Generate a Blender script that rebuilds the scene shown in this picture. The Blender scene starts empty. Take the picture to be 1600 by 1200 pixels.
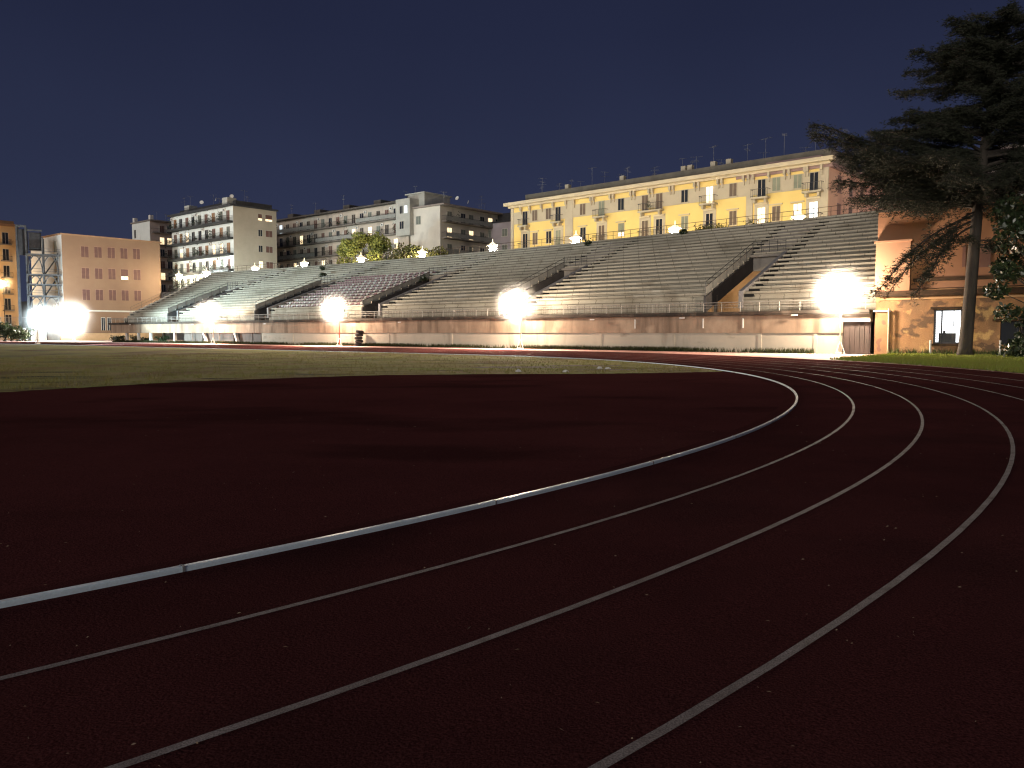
import bpy, math, random
import numpy as np
from mathutils import Vector, Matrix
random.seed(7); RNG = np.random.default_rng(7)
sc = bpy.context.scene
R = math.radians

# ------------------------------------------------------------------ camera
F_PX, CAM_H, PITCH = 1245.0, 1.631, 0.0640
cam_d = bpy.data.cameras.new("camera"); cam = bpy.data.objects.new("camera", cam_d)
sc.collection.objects.link(cam); sc.camera = cam
cam_d.sensor_width = 36.0; cam_d.lens = 36.0 * F_PX / 1600.0
cam_d.clip_start = 0.1; cam_d.clip_end = 3000
cam.location = (0, 0, CAM_H); cam.rotation_euler = (math.pi / 2 - PITCH, 0, 0)

# ------------------------------------------------------------------ world: night sky
wd = bpy.data.worlds.new("World"); sc.world = wd; wd.use_nodes = True
nt = wd.node_tree; nt.nodes.clear()
o = nt.nodes.new("ShaderNodeOutputWorld"); bg = nt.nodes.new("ShaderNodeBackground")
tc = nt.nodes.new("ShaderNodeTexCoord"); sp = nt.nodes.new("ShaderNodeSeparateXYZ"); rp = nt.nodes.new("ShaderNodeValToRGB")
nt.links.new(tc.outputs["Generated"], sp.inputs[0]); nt.links.new(sp.outputs["Z"], rp.inputs[0])
nt.links.new(rp.outputs[0], bg.inputs[0]); nt.links.new(bg.outputs[0], o.inputs[0])
cr = rp.color_ramp; cr.elements[0].position = 0.0; cr.elements[0].color = (.040, .048, .088, 1)
cr.elements[1].position = 0.60; cr.elements[1].color = (.0085, .0105, .029, 1)
e = cr.elements.new(.16); e.color = (.0245, .031, .068, 1)
e = cr.elements.new(.34); e.color = (.0150, .019, .046, 1)
bg.inputs[1].default_value = 1.0
nz = nt.nodes.new("ShaderNodeTexNoise"); nz.inputs["Scale"].default_value = 1.6; nz.inputs["Detail"].default_value = 3; nt.links.new(tc.outputs["Generated"], nz.inputs["Vector"])
mr_ = nt.nodes.new("ShaderNodeMapRange"); nt.links.new(nz.outputs[0], mr_.inputs[0]); mr_.inputs[1].default_value = .3; mr_.inputs[2].default_value = .7; mr_.inputs[3].default_value = .88; mr_.inputs[4].default_value = 1.14
nt.links.new(mr_.outputs[0], bg.inputs[1])
# low broad sun lamp added as fill on the stand front, no moon
sd = bpy.data.lights.new("stand_fill", "SUN"); sd.energy = 1.75; sd.angle = R(30); sd.color = (1, .93, .84)
so = bpy.data.objects.new("stand_fill", sd); sc.collection.objects.link(so); so.rotation_euler = (R(82.5), 0, R(-30))
sc.view_settings.view_transform = 'Standard'; sc.view_settings.look = 'None'
sc.view_settings.exposure = 0; sc.view_settings.gamma = 1
sc.cycles.use_denoising = True; sc.cycles.filter_width = 1.2; sc.cycles.max_bounces = 5; sc.cycles.sample_clamp_indirect = 4
sc.cycles.volume_bounces = 0; sc.cycles.caustics_reflective = False; sc.cycles.caustics_refractive = False

# ------------------------------------------------------------------ frames
US, UN = Vector((-.7674, .6412)), Vector((.6412, .7674))     # along the stand, away from the camera
A0 = math.atan2(-.6412, .7674)
def W(s, n, z=0.0): return Vector((US.x * s + UN.x * n, US.y * s + UN.y * n, z))
def px_t(px, t):   # a spot at a given image column and depth, as a world point
    return Vector(((px - 800) / F_PX * t, t))
def sn(v): return v.x * US.x + v.y * US.y, v.x * UN.x + v.y * UN.y
HZ = 520.2
def zz(py, t): return CAM_H + (HZ - py) * t / F_PX
def sx(px, n):     # stand coordinate s where image column px meets the plane n
    xr = (px - 800) / F_PX; t = n / (UN.x * xr + UN.y); return t * (US.x * xr + US.y), t

# ------------------------------------------------------------------ materials
MATS = {}
def mat(name, c1, c2=None, rough=.85, scale=1.0, stretch=(1, 1, 1), stain=None, bump=0.0, bscale=30, metal=0.0,
        emis=None, estr=0.0, fine=.0, rows=None, spec=.3):
    if name in MATS: return MATS[name]
    m = bpy.data.materials.new(name); m.use_nodes = True; n = m.node_tree; L = n.links
    b = n.nodes["Principled BSDF"]; b.inputs["Roughness"].default_value = rough; b.inputs["Metallic"].default_value = metal
    b.inputs["Specular IOR Level"].default_value = spec
    c2 = c2 or tuple(x * .8 for x in c1)
    t = n.nodes.new("ShaderNodeTexCoord"); mp = n.nodes.new("ShaderNodeMapping"); mp.inputs["Scale"].default_value = stretch
    L.new(t.outputs["Object"], mp.inputs[0])
    nz = n.nodes.new("ShaderNodeTexNoise"); nz.inputs["Scale"].default_value = scale; nz.inputs["Detail"].default_value = 8
    nz.inputs["Roughness"].default_value = .65
    L.new(mp.outputs[0], nz.inputs["Vector"])
    r = n.nodes.new("ShaderNodeValToRGB"); L.new(nz.outputs[0], r.inputs[0])
    r.color_ramp.elements[0].position = .32; r.color_ramp.elements[1].position = .68
    r.color_ramp.elements[0].color = (*c2, 1); r.color_ramp.elements[1].color = (*c1, 1)
    col = r.outputs[0]
    def mix(fac, a, bcol):
        x = n.nodes.new("ShaderNodeMix"); x.data_type = 'RGBA'
        L.new(fac, x.inputs[0]); L.new(a, x.inputs[6]); x.inputs[7].default_value = (*bcol, 1); return x.outputs[2]
    def mr(val, a, b_, lo=0.0, hi=1.0):
        x = n.nodes.new("ShaderNodeMapRange"); L.new(val, x.inputs[0]); x.inputs[1].default_value = a; x.inputs[2].default_value = b_
        x.inputs[3].default_value = lo; x.inputs[4].default_value = hi; return x.outputs[0]
    def math_(op, a, b_=None, v=None):
        x = n.nodes.new("ShaderNodeMath"); x.operation = op; L.new(a, x.inputs[0])
        if b_ is not None: L.new(b_, x.inputs[1])
        if v is not None: x.inputs[1].default_value = v
        return x.outputs[0]
    for s in (stain or []):     # (colour, scale, stretch, lo, hi, amount)
        mp2 = n.nodes.new("ShaderNodeMapping"); mp2.inputs["Scale"].default_value = s[2]; mp2.inputs["Location"].default_value = (s[1] * 3.1, 7, 2)
        L.new(t.outputs["Object"], mp2.inputs[0])
        n2 = n.nodes.new("ShaderNodeTexNoise"); n2.inputs["Scale"].default_value = s[1]; n2.inputs["Detail"].default_value = 7
        L.new(mp2.outputs[0], n2.inputs["Vector"])
        col = mix(mr(n2.outputs[0], s[3], s[4], 0, s[5]), col, s[0])
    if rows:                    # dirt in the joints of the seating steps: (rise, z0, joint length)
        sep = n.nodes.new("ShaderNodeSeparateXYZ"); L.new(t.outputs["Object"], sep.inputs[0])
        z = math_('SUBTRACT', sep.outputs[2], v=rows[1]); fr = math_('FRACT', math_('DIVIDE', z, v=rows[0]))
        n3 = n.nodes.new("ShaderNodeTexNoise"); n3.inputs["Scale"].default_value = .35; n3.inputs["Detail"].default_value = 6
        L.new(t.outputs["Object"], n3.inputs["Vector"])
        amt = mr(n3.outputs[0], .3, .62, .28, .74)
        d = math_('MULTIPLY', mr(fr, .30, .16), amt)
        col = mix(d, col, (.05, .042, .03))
        x = math_('ADD', math_('DIVIDE', sep.outputs[0], v=rows[2]), math_('MULTIPLY', math_('FLOOR', math_('DIVIDE', z, v=rows[0])), v=.37))
        j = mr(math_('ABSOLUTE', math_('SUBTRACT', math_('FRACT', x), v=.5)), .47, .49)
        col = mix(math_('MULTIPLY', j, amt), col, (.08, .07, .05))
    if fine:
        n4 = n.nodes.new("ShaderNodeTexNoise"); n4.inputs["Scale"].default_value = bscale * 2; n4.inputs["Detail"].default_value = 3
        L.new(t.outputs["Object"], n4.inputs["Vector"])
        x = n.nodes.new("ShaderNodeMix"); x.data_type = 'RGBA'; x.blend_type = 'MULTIPLY'; x.inputs[0].default_value = 1
        L.new(col, x.inputs[6]); cc = n.nodes.new("ShaderNodeCombineColor")
        f = mr(n4.outputs[0], .3, .7, 1 - fine, 1 + fine)
        for i in range(3): L.new(f, cc.inputs[i])
        L.new(cc.outputs[0], x.inputs[7]); col = x.outputs[2]
    L.new(col, b.inputs["Base Color"])
    if bump:
        n5 = n.nodes.new("ShaderNodeTexNoise"); n5.inputs["Scale"].default_value = bscale; n5.inputs["Detail"].default_value = 4
        L.new(t.outputs["Object"], n5.inputs["Vector"])
        bp = n.nodes.new("ShaderNodeBump"); bp.inputs["Strength"].default_value = bump; bp.inputs["Distance"].default_value = .02
        L.new(n5.outputs[0], bp.inputs["Height"]); L.new(bp.outputs[0], b.inputs["Normal"])
    if emis:
        b.inputs["Emission Color"].default_value = (*emis, 1); b.inputs["Emission Strength"].default_value = estr
    MATS[name] = m; return m

M_TRACK = mat("red_running_surface", (.112, .036, .034), (.066, .023, .022), rough=.95, scale=.18, bump=.5, bscale=55, fine=.5, spec=0.0,
              stain=[((.035, .018, .017), .5, (1, 1, 1), .5, .72, .45), ((.135, .055, .05), .09, (1, 1, 1), .55, .75, .3)])
M_DZONE = mat("red_brown_surface", (.122, .039, .037), (.082, .027, .026), rough=.95, scale=.12, bump=.5, bscale=50, fine=.45, spec=0.0,
              stain=[((.034, .014, .013), .16, (1, 2.2, 1), .55, .66, .5), ((.125, .052, .042), .07, (1, 1, 1), .56, .72, .3)])
M_APRON = mat("worn_red_apron", (.66, .36, .31), (.52, .25, .21), rough=.85, scale=.4, fine=.3)
M_GRASS = mat("pitch_grass", (.25, .285, .050), (.34, .255, .09), scale=.16, rough=1, bump=1, bscale=14, fine=.35, spec=.1, stretch=(1, 1.6, 1),
              stain=[((.16, .08, .04), .13, (1.6, .7, 1), .5, .66, .7), ((.03, .04, .012), .33, (.6, 2.6, 1), .55, .66, .75), ((.028, .024, .012), .21, (1, 3, 1), .60, .68, .8)])
M_SAND = mat("bare_sandy_soil", (.22, .17, .11), (.12, .09, .055), scale=1.4, rough=1)
M_VERGE = mat("verge_grass", (.20, .25, .035), (.13, .13, .035), scale=.8, rough=1, bump=1, bscale=10, spec=.1, stain=[((.10, .06, .03), .9, (1, 1, 1), .56, .68, .8)])
M_BLADE = mat("grass_blades", (.20, .27, .045), (.22, .19, .05), scale=.7, rough=.9, spec=.1)
M_WEED = mat("dark_weeds", (.05, .06, .02), (.03, .03, .015), scale=2, rough=1)
M_EARTH = mat("street_asphalt", (.08, .075, .07), (.05, .05, .05), scale=.5)
M_LINE = mat("worn_white_paint", (.36, .31, .295), (.20, .165, .155), scale=7, rough=.8, fine=.5, bscale=60, spec=.2,
             stain=[((.08, .035, .03), 2.2, (1, 1, 1), .58, .78, .9)])
M_KERB = mat("kerb_white_plastic", (.80, .93, .98), (.66, .78, .84), scale=3, rough=.30, metal=.0, spec=.9, fine=.06, stain=[((.25, .2, .17), 1.3, (1, 1, 1), .62, .75, .7)])
M_DARK = mat("step_end_shade", (.012, .012, .012), rough=.9)  # shade at the stair step ends, put into colour
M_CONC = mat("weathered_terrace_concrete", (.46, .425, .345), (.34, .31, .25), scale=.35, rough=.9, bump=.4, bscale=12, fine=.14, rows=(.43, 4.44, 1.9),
             stain=[((.10, .09, .065), .13, (1, 1, 1.6), .5, .7, .55), ((.52, .50, .44), .3, (1, 1, 2), .66, .72, .55), ((.12, .09, .06), .9, (.5, .5, .15), .56, .72, .5)])
M_CONC2 = mat("grey_parapet_concrete", (.30, .27, .24), (.18, .165, .15), scale=.8, rough=.9, fine=.12, stain=[((.07, .06, .05), .7, (1, 1, .3), .5, .7, .7)])
M_WALL = mat("pale_painted_lower_wall", (.52, .47, .38), (.40, .365, .30), scale=.22, rough=.8, fine=.05, stretch=(1, 1, .6),
             stain=[((.16, .135, .10), .55, (1, 1, .18), .60, .72, .6), ((.10, .085, .06), 1.2, (.5, .5, 1), .62, .75, .5)])
M_BEAM = mat("stained_upper_wall", (.42, .31, .22), (.26, .19, .135), scale=.9, rough=.9, stretch=(1, 1, .35), fine=.1,
             stain=[((.12, .085, .06), 1.1, (1, 1, .12), .52, .68, .7), ((.55, .42, .30), .5, (1, 1, .7), .6, .7, .6)])
M_SLAB = mat("blackened_slab_edge", (.085, .07, .055), (.035, .03, .026), scale=1.3, rough=.95, stain=[((.22, .18, .14), .8, (1, 1, 1), .6, .7, .6)])
M_RAIL = mat("galvanised_rail", (.46, .43, .39), (.30, .28, .25), scale=2, rough=.6, metal=.2)
M_RUST = mat("rusty_rail", (.16, .11, .08), (.08, .06, .05), scale=2, rough=.7, metal=.3)
M_PANEL = mat("rail_mesh_panel", (.33, .33, .31), (.24, .24, .22), scale=2, rough=.7)
M_ORANGE = mat("orange_plaster", (.35, .185, .105), (.27, .135, .078), scale=.3, rough=.9, fine=.08,
               stain=[((.34, .15, .06), .45, (1, 1, .35), .54, .72, .6), ((.66, .36, .17), .2, (1, 1, 1), .58, .72, .5)])
M_PEEL = mat("peeling_orange_plaster", (.40, .225, .11), (.29, .15, .075), scale=.6, rough=.95, fine=.15, bump=.5, bscale=8,
             stain=[((.13, .09, .055), .45, (1, 1, .5), .48, .7, .7), ((.52, .30, .13), 1.7, (1, 1, 1), .58, .64, .7), ((.10, .065, .045), 1.2, (.7, .7, 1.1), .545, .60, .85), ((.70, .45, .18), .8, (1, 1, 1), .6, .66, .7), ((.085, .06, .035), .5, (1, 1, .5), .6, .75, .7)])
M_BAND = mat("soot_stained_ledge", (.085, .048, .028), (.025, .018, .012), scale=1.2, rough=1, stretch=(1, 1, 2))
M_GLOW = mat("lit_room_pane", (.8, .8, .8), rough=.5, emis=(1, .74, .42), estr=1.7)
M_GLOWC = mat("cool_lit_room_pane", (.8, .8, .8), rough=.5, emis=(.75, .9, 1), estr=1.2)
M_GLASS = mat("dark_window_glass", (.03, .035, .045), (.02, .022, .03), rough=.12, spec=.6, scale=.4)
M_FRAME = mat("pale_window_frame", (.55, .52, .46), (.45, .42, .37), scale=1)
M_SHUT = mat("brown_shutter", (.20, .105, .085), (.15, .08, .065), scale=1, rough=.7)
M_SHUTG = mat("grey_green_shutter", (.20, .215, .19), (.13, .14, .12), scale=1, rough=.7)
M_METAL = mat("dark_painted_metal", (.06, .06, .065), (.035, .035, .04), scale=2, rough=.5, metal=.5)
M_STEEL = mat("grey_structural_steel", (.075, .078, .085), (.035, .038, .042), scale=1.5, rough=.6, metal=.3)
M_RUBBER = mat("black_rubber", (.018, .018, .02), (.012, .012, .012), rough=.8, scale=3)
M_BARK = mat("cedar_bark", (.075, .062, .052), (.035, .03, .026), scale=3, stretch=(1, 1, .18), rough=1, bump=1, bscale=9)
M_NEEDLE = mat("cedar_needles", (.042, .046, .030), (.022, .025, .018), scale=.7, rough=.9, spec=.15)
M_LEAF = mat("dark_glossy_leaves", (.035, .055, .022), (.02, .03, .014), scale=.8, rough=.35, spec=.5)
M_LEAFY = mat("yellow_green_leaves", (.26, .27, .07), (.15, .17, .045), scale=.5, rough=.8)
M_RED = mat("red_white_pole_paint", (.55, .08, .05), (.45, .06, .04), scale=2)
M_WHITE = mat("white_paint", (.8, .78, .74), (.7, .68, .64), scale=2, rough=.5)

# ------------------------------------------------------------------ mesh helpers
def tag(ob, label=None, cat=None, group=None, kind=None):
    if label: ob["label"] = label
    if cat: ob["category"] = cat
    if group: ob["group"] = group
    if kind: ob["kind"] = kind
    return ob
def empty(name, loc, rz=0.0, label=None, cat=None, group=None):
    o = bpy.data.objects.new(name, None); sc.collection.objects.link(o); o.location = loc; o.rotation_euler = (0, 0, rz)
    o.empty_display_size = .3
    return tag(o, label, cat, group)
class MB:
    def __init__(self, T=None): self.v = []; self.f = []; self.m = []; self.T = T; self.mi = 0
    def add(self, vs, fs):
        b = len(self.v)
        for p in vs: self.v.append(tuple(self.T(*p)) if self.T else tuple(p))
        for f in fs: self.f.append(tuple(b + i for i in f)); self.m.append(self.mi)
        return self
    def box(self, x0, x1, y0, y1, z0, z1):
        return self.add([(x0, y0, z0), (x1, y0, z0), (x1, y1, z0), (x0, y1, z0), (x0, y0, z1), (x1, y0, z1), (x1, y1, z1), (x0, y1, z1)],
                 [(0, 3, 2, 1), (4, 5, 6, 7), (0, 1, 5, 4), (1, 2, 6, 5), (2, 3, 7, 6), (3, 0, 4, 7)])
    def tube(self, p0, p1, r, r1=None, k=6, cap=True):
        p0, p1 = Vector(p0), Vector(p1); r1 = r if r1 is None else r1; d = (p1 - p0)
        if d.length < 1e-6: return self
        d.normalize(); a = d.orthogonal().normalized(); b = d.cross(a); vs = []
        for P, rr in ((p0, r), (p1, r1)):
            for i in range(k):
                t = 2 * math.pi * i / k; vs.append(P + (a * math.cos(t) + b * math.sin(t)) * rr)
        fs = [(i, (i + 1) % k, k + (i + 1) % k, k + i) for i in range(k)]
        if cap: fs += [tuple(range(k))[::-1], tuple(range(k, 2 * k))]
        return self.add(vs, fs)
    def path(self, pts, radii, k=8):
        pts = [Vector(p) for p in pts]; vs = []; fs = []; prev = None
        for i, P in enumerate(pts):
            d = (pts[min(i + 1, len(pts) - 1)] - pts[max(i - 1, 0)]).normalized()
            a = (prev - d * prev.dot(d)).normalized() if prev is not None else d.orthogonal().normalized(); prev = a; b = d.cross(a)
            for j in range(k):
                t = 2 * math.pi * j / k; vs.append(P + (a * math.cos(t) + b * math.sin(t)) * radii[i])
        for i in range(len(pts) - 1):
            for j in range(k): fs.append((i * k + j, i * k + (j + 1) % k, (i + 1) * k + (j + 1) % k, (i + 1) * k + j))
        fs += [tuple(range(k))[::-1], tuple(range((len(pts) - 1) * k, len(pts) * k))]
        return self.add(vs, fs)
    def lathe(self, prof, c=(0, 0, 0), k=16):
        vs = []; fs = []
        for r, z in prof:
            for j in range(k):
                t = 2 * math.pi * j / k; vs.append((c[0] + r * math.cos(t), c[1] + r * math.sin(t), c[2] + z))
        for i in range(len(prof) - 1):
            for j in range(k): fs.append((i * k + j, i * k + (j + 1) % k, (i + 1) * k + (j + 1) % k, (i + 1) * k + j))
        fs += [tuple(range(k))[::-1], tuple(range((len(prof) - 1) * k, len(prof) * k))]
        return self.add(vs, fs)
    def build(self, name, m, parent=None, smooth=False, loc=None, rz=0.0):
        me = bpy.data.meshes.new(name); me.from_pydata(self.v, [], self.f)
        for mm in (m if isinstance(m, (list, tuple)) else [m]): me.materials.append(mm)
        if isinstance(m, (list, tuple)): me.polygons.foreach_set("material_index", self.m)
        me.validate(); me.update()
        if smooth: me.shade_smooth()
        o = bpy.data.objects.new(name, me); sc.collection.objects.link(o)
        if parent: o.parent = parent
        if loc is not None: o.location = loc; o.rotation_euler = (0, 0, rz)
        return o
def soup(name, verts, nper, m, parent=None, loc=None):      # many separate triangles / quads from numpy
    verts = np.asarray(verts, dtype=np.float32); nf = len(verts) // nper
    me = bpy.data.meshes.new(name); me.vertices.add(len(verts)); me.vertices.foreach_set("co", verts.ravel())
    me.loops.add(nf * nper); me.polygons.add(nf)
    me.loops.foreach_set("vertex_index", np.arange(nf * nper, dtype=np.int32))
    me.polygons.foreach_set("loop_start", np.arange(0, nf * nper, nper, dtype=np.int32))
    me.polygons.foreach_set("loop_total", np.full(nf, nper, dtype=np.int32))
    me.materials.append(m); me.update(calc_edges=True)
    o = bpy.data.objects.new(name, me); sc.collection.objects.link(o)
    if parent: o.parent = parent
    if loc is not None: o.location = loc
    return o
def leaf_soup(cent, size, aspect=.55, flat=.0, rng=RNG):    # quads of random orientation around centres
    n = len(cent); a = rng.normal(size=(n, 3)); a[:, 2] *= (1 - flat); a /= np.linalg.norm(a, axis=1)[:, None]
    b = rng.normal(size=(n, 3)); b -= (b * a).sum(1)[:, None] * a; b /= np.linalg.norm(b, axis=1)[:, None]
    s = (size * rng.uniform(.6, 1.4, n))[:, None]
    a = a * s; b = b * s * aspect
    return np.stack([cent - a, cent - b * .9, cent + a, cent + b], 1).reshape(-1, 3)
def copy_tree(o, parent=None):
    c = o.copy(); sc.collection.objects.link(c)
    if parent: c.parent = parent
    for ch in [x for x in sc.objects if x.parent == o]: copy_tree(ch, c)
    return c

# ------------------------------------------------------------------ ground and track
CX, CY, R0, SLOPE = -27.33, 31.90, 36.5, .0191
CS, CN = sn(Vector((CX, CY))); STR = 84.4
APR = R0 + 9.1                                            # outer edge of the running surface
def zr(r): return SLOPE * (min(max(r, R0), APR) - R0)
ZG = zr(1e3)                                              # level outside the track
def oval(r, na=150, ns=40):                               # stadium-shaped loop at offset r
    P = []
    for i in range(na): a = -math.pi / 2 - math.pi * i / na; P.append((CS + r * math.cos(a), CN + r * math.sin(a)))
    for i in range(ns): P.append((CS + STR * i / ns, CN + r))
    for i in range(na): a = math.pi / 2 - math.pi * i / na; P.append((CS + STR + r * math.cos(a), CN + r * math.sin(a)))
    for i in range(ns): P.append((CS + STR - STR * i / ns, CN - r))
    return P
def ring(rs, dz=0.0, keep=None, zs=None):
    mb = MB(); n = None
    for k, r in enumerate(rs):
        z = (zr(r) if zs is None else zs[k]) + dz
        P = oval(r); n = len(P); mb.v += [tuple(W(s, q, z)) for s, q in P]
    for k in range(len(rs) - 1):
        for i in range(n):
            if keep and not keep(i, n): continue
            j = (i + 1) % n; mb.f.append((k * n + i, k * n + j, (k + 1) * n + j, (k + 1) * n + i)); mb.m.append(0)
    return mb
tag(ring([36.2, R0, 38.8, 41.1, 43.4, APR]).build("running_track", M_TRACK), kind="structure")
tag(ring([APR, 50.4], dz=.004).build("apron_pavement", M_APRON), kind="structure")
tag(ring([APR - .02, 51.0, 75, 130, 400, 1500], dz=-.012).build("ground", mat("dusty_ground", (.40, .28, .23), (.28, .19, .15), scale=.3, rough=1)), kind="structure")
mb = MB(); P = oval(36.3); c0 = (CS + STR / 2, CN)
mb.v = [tuple(W(c0[0], c0[1], -.004))] + [tuple(W(s, q, -.004)) for s, q in P]
mb.f = [(0, 1 + i, 1 + (i + 1) % len(P)) for i in range(len(P))]; mb.m = [0] * len(mb.f)
tag(mb.build("end_zone_surface", M_DZONE), kind="structure")

# grass pitch: everything inside the kerb beyond an uneven edge
edge = [(26, -27.5), (25.6, -18), (25.2, -6), (24.9, 4), (24.8, 8), (25.4, 13.5), (24.6, 17.5), (23.4, 20.6), (20.9, 23.6), (18.1, 26.2), (16.4, 28.5), (14.9, 31.0)]
ed = []
for (a, b), (c, d) in zip(edge[:-1], edge[1:]):
    for i in range(14):
        t = i / 14; ed.append((a + (c - a) * t + random.uniform(-.14, .14), b + (d - b) * t))
ed.append(edge[-1])
rim = []
RG = 36.25
for i in range(60):                                       # along the near bend's inner kerb, up to the far side
    a0 = math.atan2(31.4 - CN, 14.6 - CS); a1 = math.pi / 2; a = a0 + (a1 - a0) * i / 59
    rim.append((CS + RG * math.cos(a), CN + RG * math.sin(a)))
for i in range(1, 60): rim.append((CS + STR * i / 60, CN + RG))
for i in range(90): a = math.pi / 2 - math.pi * i / 89; rim.append((CS + STR + RG * math.cos(a), CN + RG * math.sin(a)))
for i in range(1, 20): rim.append((CS + STR - STR * i / 20, CN - RG))
rim.append((30, CN - 34.5))
loop = ed + rim
import mathutils
tris = mathutils.geometry.tessellate_polygon([[Vector((a, b, 0)) for a, b in loop]])
mb = MB(); mb.v = [tuple(W(a, b, .006)) for a, b in loop]; mb.f = [tuple(t) for t in tris]; mb.m = [0] * len(mb.f)
pitch = tag(mb.build("pitch_grass", M_GRASS), kind="structure")
for p in pitch.data.polygons:
    if p.normal.z < 0: p.flip()
def inside_pitch(s, n):
    if s > CS and s < CS + STR: ok = abs(n - CN) < RG - .3
    elif s <= CS: ok = math.hypot(s - CS, n - CN) < RG - .3
    else: ok = math.hypot(s - CS - STR, n - CN) < RG - .3
    if not ok: return False
    for (a, b), (c, d) in zip(edge[:-1], edge[1:]):
        if b <= n < d: return s > a + (c - a) * (n - b) / (d - b) + .05
    return s > 15
def blades(pts, h, w, per=4, spread=.05):
    out = []
    for (x, y, z) in pts:
        for _ in range(per):
            a = random.uniform(0, 6.28); ox, oy = x + random.gauss(0, spread), y + random.gauss(0, spread)
            hh = h * random.uniform(.5, 1.5); l = random.uniform(0, .6) * hh; b = random.uniform(0, 6.28)
            cx, cy = math.cos(a) * w, math.sin(a) * w
            out += [(ox - cx, oy - cy, z), (ox + cx, oy + cy, z), (ox + math.cos(b) * l, oy + math.sin(b) * l, z + hh)]
    return out
pts = []
while len(pts) < 9000:
    s = 14 + 45 * random.random() ** 1.6; n = random.uniform(-12, 43)
    if inside_pitch(s, n): p = W(s, n, .006); pts.append(tuple(p))
tag(soup("pitch_grass_tufts", blades(pts, .075, .012, 4, .12), 3, mat("pitch_blades", (.23, .24, .055), (.27, .20, .08), scale=.2, rough=.95, spec=.1)),
    "short patchy grass tufts growing on the pitch", "grass", kind="stuff")
# sandy patches
for i, (px, py, a, b) in enumerate([(815, 574, 2.6, .7), (905, 571.5, 2.2, .5), (960, 578, 1.5, .35)]):
    t = (CAM_H) * F_PX / (py - HZ); c = px_t(px, t); mb = MB(); n = 26; vs = []
    for k in range(n): q = 2 * math.pi * k / n; r = random.uniform(.75, 1.15); vs.append((a * r * math.cos(q), b * 1.6 * r * math.sin(q), 0))
    mb.add(vs, [tuple(range(n))]); tag(mb.build("bare_soil_patch", M_SAND, loc=(c.x, c.y, .012)), kind="structure")
# crumpled white litter by the edge of the grass
lit = [("small flat white sheet on the grass edge below the middle floodlight", 810, 581), ("white crumpled sheet on the grass edge, lower left of the two white lumps", 884, 581.5),
       ("upper left white lump lying in the grass near the running track", 937, 576), ("upper right white lump lying in the grass near the running track", 950, 576.5)]
for lb, px, py in lit:
    t = CAM_H * F_PX / (py - HZ); c = px_t(px, t); mb = MB(); vs = []; n = 7
    for i in range(n):
        for j in range(n):
            x = (i / (n - 1) - .5) * .26; y = (j / (n - 1) - .5) * .2; e_ = 1 - max(abs(x) / .13, abs(y) / .10)
            vs.append((x + random.uniform(-.02, .02), y + random.uniform(-.02, .02), max(0, e_) ** .5 * .1 * random.uniform(.5, 1.3)))
    mb.add(vs, [(i * n + j, (i + 1) * n + j, (i + 1) * n + j + 1, i * n + j + 1) for i in range(n - 1) for j in range(n - 1)])
    tag(mb.build("plastic_sheet", M_WHITE, smooth=True, loc=(c.x, c.y, .008)), lb, "litter", "white litter on the grass")

# lane lines
LINES = []
for k in range(1, 7):
    r = R0 + 1.22 * k; w = .025
    LINES.append(r)
    mb = ring([r - w, r + w], dz=.004)
    tag(mb.build("lane_line", M_LINE), kind="structure")
# raised kerb at the inner edge of lane one
def kerb():
    mb = MB(); prof = [(-.027, 0), (-.027, .028), (-.020, .038), (.020, .038), (.027, .028), (.027, 0)]
    Ps = [oval(R0 + a, 300, 80) for a, z in prof]; n = len(Ps[0])
    for P, (a, z) in zip(Ps, prof): mb.v += [tuple(W(s, q, z + .001)) for s, q in P]
    for k in range(5):
        for i in range(n): j = (i + 1) % n; mb.f.append((k * n + i, k * n + j, (k + 1) * n + j, (k + 1) * n + i)); mb.m.append(0)
    root = tag(empty("track_kerb", W(CS + STR / 2, CN, 0), 0), "raised white kerb rail curving round the inside of the innermost lane", "kerb")
    ob = mb.build("rail", M_KERB, root); ob.location = -Vector(root.location)
    for i in range(26):                                   # joints
        a = -1.63 - i * .082
        s, q = CS + R0 * math.cos(a), CN + R0 * math.sin(a); p = W(s, q, .0)
        jb = MB(); jb.box(-.010, .010, -.031, .030, 0.002, .041)
        d = W(CS + (R0 + 1) * math.cos(a), CN + (R0 + 1) * math.sin(a)) - W(s, q)
        jb.build("joint_clip", mat("kerb_joint", (.30, .31, .32), (.2, .2, .2), rough=.5), root, loc=p - Vector(root.location), rz=math.atan2(d.y, d.x) - math.pi / 2)
kerb()
# leaf crumbs on the near track
vs = []
for i in range(260):
    px = random.uniform(-100, 1750); t = 2.2 + 14 * random.random() ** 1.5
    p = px_t(px, t); r = math.hypot(p.x - CX, p.y - CY); z = zr(r) + .004
    if abs(r - R0) < .12: continue
    a = random.uniform(0, 6.28); l = random.uniform(.004, .013) * (1 if random.random() < .9 else 2); w = .0025
    c, s_ = math.cos(a), math.sin(a)
    vs += [(p.x - c * l, p.y - s_ * l, z), (p.x - s_ * w, p.y + c * w, z + .006), (p.x + c * l, p.y + s_ * l, z + .003), (p.x + s_ * w, p.y - c * w, z)]
tag(soup("leaf_crumbs", vs, 4, mat("dry_leaf_bits", (.30, .22, .16), (.25, .17, .1), scale=9)), "tiny dry leaf crumbs scattered over the near lanes", "debris", kind="stuff")

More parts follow.
